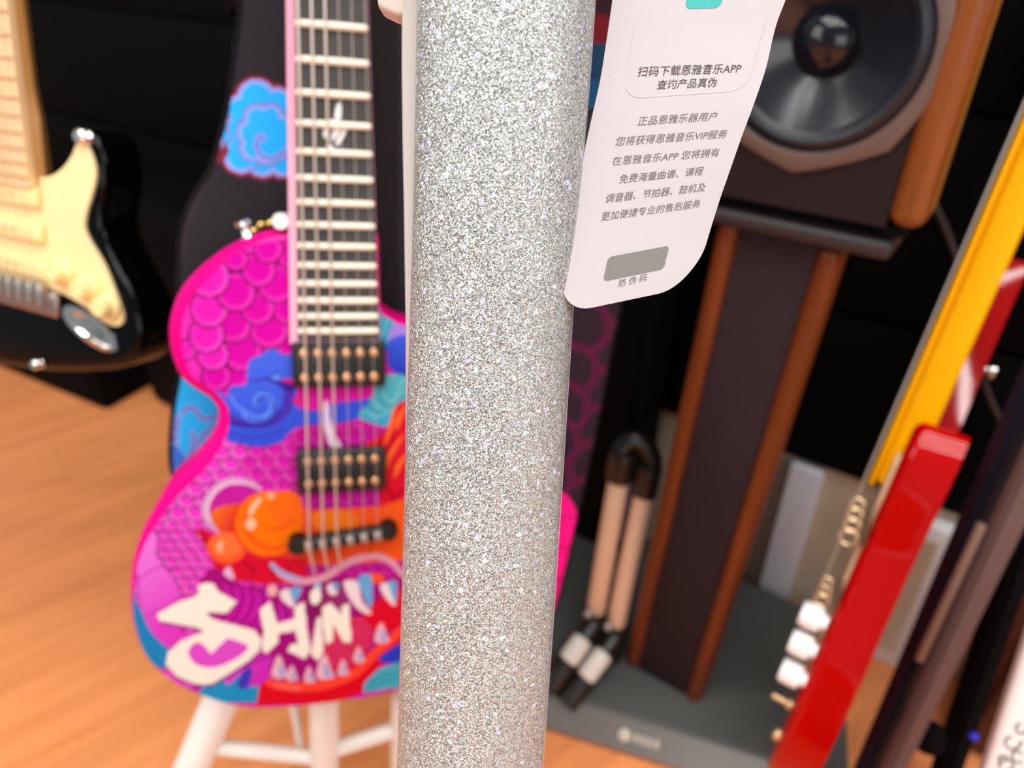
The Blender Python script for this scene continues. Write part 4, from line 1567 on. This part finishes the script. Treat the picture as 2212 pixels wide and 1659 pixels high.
CF0 = sp_frame(0.605)                                       # column front plane
cb, ct = CF0.px(1425, 1480), CF0.px(1672, 545)
cb3, ct3 = CF0.P(*cb), CF0.P(*ct)
kk = (ct3 - cb3) / (ct3.z - cb3.z)
CFm = Frame(cb3 - kk * cb3.z, WT, kk)                       # the column leans a little to the right
u_c = 0.0
stand = thing('speaker_stand', 'tall speaker stand with dark cloth column and red-brown wood edges', 'speaker stand', CFm.P(u_c, 0, -0.05))
ZB, ZP = 0.042, 0.670
bm = bmesh.new()
box(bm, CFm, u_c - 0.0335, u_c + 0.0335, ZB - 0.004, ZP, -0.07, -0.002, 0.002)
finish('column', bm, M_cloth, stand)
for s in (-1, 1):
    bm = bmesh.new()
    a, b = (u_c - 0.053, u_c - 0.0335) if s < 0 else (u_c + 0.0335, u_c + 0.053)
    box(bm, CFm, a, b, ZB - 0.004, ZP, -0.034, 0.003, 0.009, 5)
    finish('side_rail', bm, M_wood, stand, 'red-brown wooden rail')
bm = bmesh.new()
u_t = CF0.L(CFm.P(0, ZP, 0))[0]
box(bm, CF0, u_t - 0.11, u_t + 0.088, ZP, ZP + 0.016, -0.16, 0.014, 0.006, 3)
finish('top_plate', bm, material('brown_black_plate', '2A2023', 0.5), stand)
f0 = on_plane(1180, 1556, Vector((0, 0, 0.02)), Vector((0, 0, 1)))
f1 = on_plane(1480, 1648, Vector((0, 0, 0.02)), Vector((0, 0, 1)))
bd = (f1 - f0).normalized()
BP = Frame(f0, bd, (0, 0, 1))
BP.o.z = 0.0
bl_ = 0.36
bm = bmesh.new()
vs0 = [(-0.10, 0.0), (bl_, 0.0)]
back = []
for u in (bl_, -0.06):
    p = BP.P(u, 0, -0.026)
    k_ = ((WC - 0.034) - p.dot(WN)) / (-BP.n).dot(WN)
    back.append(p - BP.n * k_)
slab(bm, fl, [(p.x, p.y) for p in (BP.P(-0.06, 0, -0.026), BP.P(bl_, 0, -0.026), back[0], back[1])], 0.0, ZB, 0.003, 0.001)
base = finish('base', bm, M_base, stand)
bm = bmesh.new()
ring_loft(bm, [[BP.P(u, 0.004, 0.002), BP.P(u, 0.012, 0.004), BP.P(u, ZB - 0.002, -0.022), BP.P(u, ZB - 0.002, -0.03), BP.P(u, 0.004, -0.03)] for u in (-0.06, bl_)])
bmesh.ops.recalc_face_normals(bm, faces=bm.faces)
strip = finish('front_strip', bm, M_bevel, base, 'grey sloping front strip')
q = BP.L(on_plane(1345, 1612, BP.P(0, 0.026, -0.010), (BP.n * 0.75 + Vector((0, 0, 0.66))).normalized()))
SFn = (BP.n * 0.76 + Vector((0, 0, 0.65))).normalized()
SFv = SFn.cross(BP.w)
SF = Frame(BP.P(q[0], 0.026, -0.0085), BP.w, SFv)
bm = bmesh.new()
lathe(bm, SF.P(0, 0, 0.0), SF.n, [(0.0078, -0.002), (0.0078, 0.0012), (0.006, 0.002)], 20)
for k in range(4):
    box(bm, SF, 0.012 + 0.0085 * k, 0.0165 + 0.0085 * k, -0.0055, 0.0055, -0.001, 0.0012, 0.0006)
finish('badge', bm, material('pale_badge', 'CFC8B8', 0.4), base, 'pale badge')

CZ = 0.698
SFm = sp_frame(0.588)
uw, vw = SFm.px(1770, 98)
spk = thing('loudspeaker', 'loudspeaker with dark woofer and orange-brown wooden side on the column stand', 'speaker', SFm.P(uw, CZ, -0.1))
ub_ = SFm.px(1908, 478)[0]
ub2 = SFm.px(2048, 40)[0]
ur = (ub_ + ub2) / 2
ulft = 2 * uw - ur
bm = bmesh.new()
box(bm, SFm, ulft, ur, CZ, CZ + 0.42, -0.22, -0.03, 0.003)
cab = finish('cabinet', bm, M_baffle, spk)
RW = 0.073
bm = bmesh.new()
rect, hole = [], []
for k in range(96):
    t = 2 * math.pi * k / 96
    c, q = math.cos(t), math.sin(t)
    hx, hy0, hy1 = ur - uw, vw - CZ, CZ + 0.42 - vw
    f = min(hx / max(abs(c), 1e-6), (hy1 if q > 0 else hy0) / max(abs(q), 1e-6))
    rect.append((uw + c * f, vw + q * f))
    hole.append((uw + c * RW * 0.99, vw + q * RW * 0.99))
for cu, cv in ((ulft, CZ), (ur, CZ), (ulft, CZ + 0.42), (ur, CZ + 0.42)):
    j = min(range(96), key=lambda i: (rect[i][0] - cu) ** 2 + (rect[i][1] - cv) ** 2)
    rect[j] = (cu, cv)
ring_loft(bm, [[SFm.P(*p, -0.03) for p in hole], [SFm.P(*p, 0.0) for p in hole], [SFm.P(*p, 0.0) for p in rect], [SFm.P(*p, -0.03) for p in rect]], False, False)
bmesh.ops.recalc_face_normals(bm, faces=bm.faces)
finish('baffle', bm, M_baffle, spk)
for s in (-1, 1):
    bm = bmesh.new()
    a, b = (ulft - 0.026, ulft) if s < 0 else (ur, ur + 0.026)
    box(bm, SFm, a, b, CZ + 0.002, CZ + 0.424, -0.045, 0.006, 0.0115, 6)
    finish('side_strip', bm, material('orange_brown_wood', '7E4318', 0.35, noise=0.22, nscale=14, stretch=(8, 8, 0.4)) if s < 0 else bpy.data.materials['orange_brown_wood'], spk, 'orange-brown wooden side')
RW = 0.073
wc = SFm.P(uw, vw, 0)
bm = bmesh.new()
oct_ = []
for k in range(64):
    t = 2 * math.pi * k / 64
    m8 = (t + math.pi / 8) % (math.pi / 4) - math.pi / 8
    r = RW * 1.17 * (0.35 + 0.65 / math.cos(m8) * 0.985)
    oct_.append((r * math.cos(t + math.pi / 8), r * math.sin(t + math.pi / 8)))
cir = [(RW * math.cos(2 * math.pi * k / 64 + math.pi / 8), RW * math.sin(2 * math.pi * k / 64 + math.pi / 8)) for k in range(64)]
ring_loft(bm, [[SFm.P(uw + a, vw + b, 0.0) for a, b in oct_], [SFm.P(uw + a, vw + b, 0.003) for a, b in oct_], [SFm.P(uw + a * 0.97, vw + b * 0.97, 0.0045) for a, b in oct_],
               [SFm.P(uw + a * 1.02, vw + b * 1.02, 0.0045) for a, b in cir], [SFm.P(uw + a, vw + b, 0.002) for a, b in cir]], False, False)
bmesh.ops.recalc_face_normals(bm, faces=bm.faces)
wf = finish('woofer', bm, M_ring, spk, 'brown-grey woofer frame')
bm = bmesh.new()
lathe(bm, wc, SFm.n, [(RW, 0.001), (RW * 0.97, 0.003), (RW * 0.90, 0.0055), (RW * 0.83, 0.0035), (RW * 0.80, 0.0012)], 64, False)
finish('surround', bm, M_rubber, wf)
bm = bmesh.new()
lathe(bm, wc, SFm.n, [(RW * 0.81, 0.0012), (RW * 0.7, -0.003), (RW * 0.5, -0.011), (RW * 0.33, -0.018), (RW * 0.30, -0.019)], 64, False)
finish('cone', bm, M_cone, wf)
bm = bmesh.new()
lathe(bm, wc, SFm.n, [(RW * 0.31, -0.019), (RW * 0.29, -0.013), (RW * 0.22, -0.008), (RW * 0.12, -0.005), (0.0005, -0.004)], 40, False)
finish('dust_cap', bm, material('gloss_black_cap', '10121A', 0.12), wf)
for s, hh in ((-1, -0.02), (1, -0.02), (-1, -0.22), (1, -0.22)):
    bm = bmesh.new()
    lathe(bm, SFm.P(uw + s * 0.075, ZP + 0.018, hh), Vector((0, 0, 1)), [(0.012, 0), (0.014, 0.002), (0.014, CZ - ZP - 0.019), (0.012, CZ - ZP - 0.018)], 20)
    finish('foot', bm, M_black, spk)

# black cabinet on the floor behind bag and column
u_e = WF.px(1392, 900, 0.10)[0]
bc = thing('bass_cabinet', 'matt black cabinet standing between the printed bag and the speaker column', 'cabinet', WF.P(u_e - 0.25, 0, 0.05))
bm = bmesh.new()
box(bm, WF, u_e - 0.25, u_e, 0.043, 0.62, 0.036, 0.10, 0.006)
finish('carcass', bm, M_black, bc)
bm = bmesh.new()
box(bm, WF, u_e - 0.235, u_e - 0.015, 0.07, 0.59, 0.10, 0.106, 0.003)
finish('grille', bm, M_amp, bc)

# ------------------------------------------------------------------ folded stand on the base, left of the column
fs = thing('folding_stand', 'folded stand with two pale tubes and black joints, left of the speaker column', 'stand', on_plane(1290, 1400, Vector((0, 0, ZB)), Vector((0, 0, 1))))
DF = 0.985
for (x0, y0, x1, y1, d0, d1) in ((1336, 1035, 1285, 1330, 0.90, 0.99), (1392, 1065, 1328, 1358, 0.90, 0.985)):
    bm = bmesh.new()
    rod(bm, cam_pt(x0, y0, d0), cam_pt(x1, y1, d1), 0.0125, 20)
    tb = finish('tube', bm, M_pale, fs)
    bm = bmesh.new()
    a = cam_pt(x1, y1, d1)
    dd = (cam_pt(x1, y1, d1) - cam_pt(x0, y0, d0)).normalized()
    rod(bm, a - dd * 0.01, a + dd * 0.05, 0.017, 18)
    finish('joint', bm, M_blackp, tb)
    bm = bmesh.new()
    ball(bm, cam_pt(x1 - 14, y1 - 4, d1 - 0.018), 0.0065)
    finish('bolt', bm, M_steel, tb)
    bm = bmesh.new()
    rod(bm, cam_pt(x0, y0, d0), cam_pt(x0 + 12, y0 - 62, d0 - 0.02), 0.0165, 18)
    finish('clamp', bm, material('brown_black_plastic', '1E1512', 0.4), tb)
for x0, y0, x1, y1 in ((1262, 1378, 1224, 1430), (1306, 1408, 1262, 1466)):
    bm = bmesh.new()
    rod(bm, cam_pt(x0, y0, 0.965), cam_pt(x1, y1, 0.955), 0.0135, 20, soft=0.4)
    ft = finish('foot_tube', bm, M_cream_white, fs)
    bm = bmesh.new()
    d_ = (cam_pt(x1, y1, 0.955) - cam_pt(x0, y0, 0.965)).normalized()
    rod(bm, cam_pt(x0, y0, 0.972) - d_ * 0.025, cam_pt(x1, y1, 0.962) + d_ * 0.04, 0.0165, 18)
    finish('foot', bm, M_blackp, ft)
bm = bmesh.new()
tube(bm, smooth_open([tuple(cam_pt(*q)) for q in ((1338, 975, 0.885), (1366, 950, 0.88), (1395, 965, 0.88), (1410, 1000, 0.885))], 6), 0.013, 14)
finish('hinge', bm, M_blackp, fs)
bm = bmesh.new()
rod(bm, cam_pt(1368, 1035, 0.95), cam_pt(1342, 1160, 0.985), 0.0065, 14)
finish('rod', bm, material('blue_grey_metal', '6A7088', 0.4, metal=0.4), fs)

# ------------------------------------------------------------------ red guitar, edge on, in a rack
A_ = cam_pt(1975, 925, 0.65)
V_ = Vector((0.25, 0.28, 0.93)).normalized()
rmid = ray(1850, 1250)
N_ = V_.cross(rmid).normalized()
if N_.x > 0:
    N_ = -N_
N_ = (N_ - rmid.normalized() * 0.05).normalized()
W_ = V_.cross(N_)                      # towards the treble side, near the camera
R = Frame(A_, W_, V_)
if R.n.dot(N_) < 0:
    R = Frame(A_, -W_, V_)
sgn = 1 if R.w.dot(-FW) > 0 else -1    # +1 when +u is the near side
red = thing('electric_guitar', 'red electric guitar seen edge-on with amber neck and white knobs at right', 'guitar', R.P(-0.1 * sgn, -0.36, -0.02))


def RP(pts):
    return [(u * sgn, v) for u, v in pts]


# outline: u=0 is the near horn tip line
r_out = [(-0.004, 0.0), (0.004, -0.02), (0.003, -0.05), (-0.002, -0.09), (-0.004, -0.13), (0.004, -0.19), (0.014, -0.25), (0.016, -0.30), (0.004, -0.36), (-0.03, -0.405), (-0.09, -0.425), (-0.16, -0.415), (-0.215, -0.37),
         (-0.235, -0.30), (-0.225, -0.22), (-0.20, -0.15), (-0.195, -0.06), (-0.21, 0.04), (-0.222, 0.14), (-0.227, 0.215), (-0.217, 0.235), (-0.197, 0.23), (-0.178, 0.17), (-0.155, 0.06), (-0.125, -0.03), (-0.105, -0.05), (-0.075, -0.05), (-0.05, -0.03), (-0.03, -0.004), (-0.015, 0.006)]
bm = bmesh.new()
slab(bm, R, smooth_closed(RP(r_out), 5), -0.043, 0.0, 0.010, 0.012, 6)
finish('body', bm, M_red, red)
bm = bmesh.new()
box(bm, R, min(-0.09 * sgn, -0.035 * sgn) - 0.0, max(-0.12 * sgn, -0.063 * sgn) if sgn < 0 else -0.063, -0.075, 0.55, -0.0195, 0.0105, 0.006, 3)
finish('neck', bm, M_amber, red, 'amber neck')
u_a, u_b = sorted((-0.119 * sgn, -0.064 * sgn))
bm = bmesh.new()
box(bm, R, u_a, u_b, -0.078, 0.55, 0.0105, 0.0155, 0.001)
finish('fretboard', bm, M_amber, red)
bm = bmesh.new()
gp = [(-0.02, -0.03), (-0.012, -0.07), (-0.02, -0.13), (-0.016, -0.2), (-0.02, -0.27), (-0.07, -0.30), (-0.13, -0.2), (-0.15, -0.08), (-0.12, -0.045), (-0.06, -0.045)]
plate(bm, R, smooth_closed(RP(gp), 4), 0.0, 0.003)
finish('pickguard', bm, material('pale_peach_guard', 'E8C49A', 0.4), red)
for k in range(6):
    u = (-0.0675 - 0.0095 * k) * sgn
    bm = bmesh.new()
    tube(bm, [R.P(u, 0.55, 0.0185), R.P(u, -0.08, 0.0195), R.P(u, -0.265, 0.0165)], 0.0012, 6)
    finish('string', bm, M_string, red)


def r_at(px, py, h):
    """point on the near side of the red body, h above its front, on the image row py"""
    d = 0.655 + (py - 925) * 0.09 / 675
    p = cam_pt(px, py, d)
    return p


M_brass = material('pale_brass', 'E8C89C', 0.3, metal=0.8)
pkr = [(1852, 1090, 0.0055), (1846, 1112, 0.006), (1840, 1135, 0.0065), (1832, 1160, 0.0075)]
sdr = [(1786, 1258, 0.0045), (1781, 1278, 0.005), (1775, 1296, 0.006)]
for nm, lst in (('pickup', pkr), ('bridge', sdr)):
    bm = bmesh.new()
    c0_, c1_ = r_at(lst[0][0] + 16, lst[0][1] - 12, 0), r_at(lst[-1][0] + 16, lst[-1][1] + 12, 0)
    rod(bm, c0_ + R.n * -0.006, c1_ + R.n * -0.006, 0.003, 12)
    pr = finish(nm, bm, material('brown_metal', '6A5848', 0.4, metal=0.5) if nm == 'pickup' else bpy.data.materials['brown_metal'], red)
    for x, y, r in lst:
        bm = bmesh.new()
        c = r_at(x, y, 0)
        pts = [c + (R.n * math.cos(t) + R.v * math.sin(t)) * r for t in [2 * math.pi * k / 20 for k in range(21)]]
        tube(bm, pts, 0.0014, 8)
        finish('coil', bm, M_brass, pr)
for x, y in ((1750, 1330), (1727, 1390), (1706, 1452)):
    bm = bmesh.new()
    c = r_at(x, y, 0)
    lathe(bm, c - R.n * 0.016, R.n, [(0.007, 0), (0.0075, 0.004), (0.0115, 0.0055), (0.0125, 0.009), (0.0125, 0.021), (0.011, 0.0245)], 28)
    finish('knob', bm, material('bright_pearl_knob', 'FFFFFF', 0.2, metal=0.1) if (x, y) == (1750, 1330) else bpy.data.materials['bright_pearl_knob'], red, 'shiny white knob')
bm = bmesh.new()
c = r_at(1716, 1526, 0)
rod(bm, c, c + R.n * 0.022, 0.0035, 14, 0.0028)
ball(bm, c + R.n * 0.004, 0.0055)
finish('switch', bm, M_brass, red)
bm = bmesh.new()
ball(bm, r_at(1680, 1586, 0), 0.0065, R.n, 0.8)
finish('bolt', bm, M_brass, red)
for u, v, h, nm in ((-0.222, 0.236, -0.021, 'strap_button'), (-0.208, 0.05, -0.044, 'screw')):
    bm = bmesh.new()
    lathe(bm, R.P(u * sgn, v, h), R.v if nm == 'strap_button' else -R.n, [(0.006, -0.002), (0.004, 0.002), (0.004, 0.007), (0.008, 0.009), (0.008, 0.013), (0.005, 0.0145)], 20)
    finish(nm, bm, M_chrome, red)

# rack the guitars stand in
rk = thing('guitar_rack', 'dark guitar rack of slanted uprights to the right of the red guitar', 'rack', (0.55, 0.35, 0))


def bar(bm, p0, p1, w0, w1, t, side):
    a = (p1 - p0).normalized()
    s = (side - a * side.dot(a)).normalized()
    n = a.cross(s)
    ring_loft(bm, [[p + s * (i * w / 2) + n * (j * t / 2) for i, j in ((-1, -1), (1, -1), (1, 1), (-1, 1))] for p, w in ((p0, w0), (p1, w1))])
    bmesh.ops.bevel(bm, geom=list(bm.edges), offset=min(t, w1) * 0.2, segments=2, affect='EDGES')
    bmesh.ops.recalc_face_normals(bm, faces=bm.faces)


def carry(px0, py0, d0, px1, py1, d1, ext=0.9):
    a, b = cam_pt(px0, py0, d0), cam_pt(px1, py1, d1)
    top = a + (a - b) * ext
    return top, to_floor(a, b)


a, b = carry(2100, 1149, 0.74, 1894, 1628, 0.82)
bm = bmesh.new()
bar(bm, a, b, 0.028, 0.026, 0.026, RT)
finish('upright', bm, M_navy, rk, 'navy-black upright')
a2, b2 = carry(2168, 1149, 0.70, 1945, 1628, 0.78)
bm = bmesh.new()
bar(bm, a2, b2, 0.031, 0.017, 0.016, RT)
finish('upright', bm, M_mauve, rk, 'mauve-grey upright')
bm = bmesh.new()
rod(bm, cam_pt(2121, 1132, 0.70), cam_pt(1985, 1426, 0.75), 0.0045, 12)
finish('rail', bm, material('peach_metal', '8A6E60', 0.4), rk)
bm = bmesh.new()
rod(bm, cam_pt(1985, 1585, 0.80), cam_pt(2030, 1600, 0.78), 0.018, 18, soft=0.4)
finish('foam_pad', bm, M_black, rk)
a3, b3 = carry(2215, 1150, 0.76, 2105, 1480, 0.82, 0.9)
bm = bmesh.new()
bar(bm, a3, b3, 0.022, 0.022, 0.03, RT)
finish('upright', bm, M_black, rk, 'black upright')
bm = bmesh.new()
tube(bm, [b + Vector((0, 0, 0.012)), b2 + Vector((0, 0, 0.012)), b3 + Vector((0, 0, 0.012))], 0.012, 12)
finish('foot_bar', bm, M_navy, rk)
bm = bmesh.new()
ball(bm, cam_pt(2104, 1591, 0.76), 0.0045)
finish('indicator', bm, material('blue_plastic', '2838E8', 0.3), rk, 'small blue dot')

u_r = WF.px(2150, 1330, 0.02)[0]
cb_ = thing('cabinet', 'dark red-brown cabinet at the wall foot behind the rack, lower right', 'cabinet', WF.P(u_r + 0.3, 0, 0.05))
bm = bmesh.new()
box(bm, WF, u_r, u_r + 0.5, 0.0, 0.30, 0.016, 0.1, 0.006)
finish('carcass', bm, material('dark_red_brown', '5A2E20', 0.6, noise=0.2, nscale=10), cb_)
bm = bmesh.new()
box(bm, WF, u_r + 0.02, u_r + 0.48, 0.02, 0.28, 0.1, 0.112, 0.004)
finish('door', bm, material('dark_red_brown_door', '50281C', 0.5), cb_)

# white guitar, only its edge enters at the lower right
q0, q1 = cam_pt(2196, 1440, 0.50), cam_pt(2125, 1659, 0.52)
WGv = (q0 - q1).normalized()
WG = Frame(q0, RT * 0.8 - FW * 0.6, WGv)
wg = thing('electric_guitar', 'white electric guitar body with grey scroll pattern entering at lower right corner', 'guitar', WG.P(0.12, -0.30, -0.02))
w_out = [(0.02, 0.15), (0.0, 0.12), (0.0, 0.06), (0.0, 0.0), (0.0, -0.06), (0.0, -0.12), (0.002, -0.18), (0.012, -0.24), (0.05, -0.29), (0.12, -0.31), (0.22, -0.28), (0.26, -0.2), (0.23, -0.1), (0.23, 0.0), (0.24, 0.10), (0.2, 0.16), (0.1, 0.17)]
bm = bmesh.new()
slab(bm, WG, smooth_closed(w_out, 5), -0.04, 0.0, 0.006, 0.006)
wb = finish('body', bm, material('white_pearl_lacquer', 'F6EFEC', 0.25, coat=0.5), wg)
bm = bmesh.new()
for cx, cy, r, t0, t1 in ((2185, 1600, 22, 0, 5), (2200, 1630, 18, 1, 6), (2170, 1640, 14, 2, 7), (2205, 1570, 16, 0.5, 5), (2178, 1655, 20, 3, 8)):
    pts = []
    for k in range(16):
        t = t0 + (t1 - t0) * k / 15
        u, v = WG.px(cx + r * (1 - 0.045 * k) * math.cos(t), cy + r * (1 - 0.045 * k) * math.sin(t), 0.0)
        pts.append(WG.P(u, v, 0.0003))
    tube(bm, pts, 0.0008, 6)
finish('scroll_pattern', bm, material('grey_print', '8A8480', 0.5), wb)
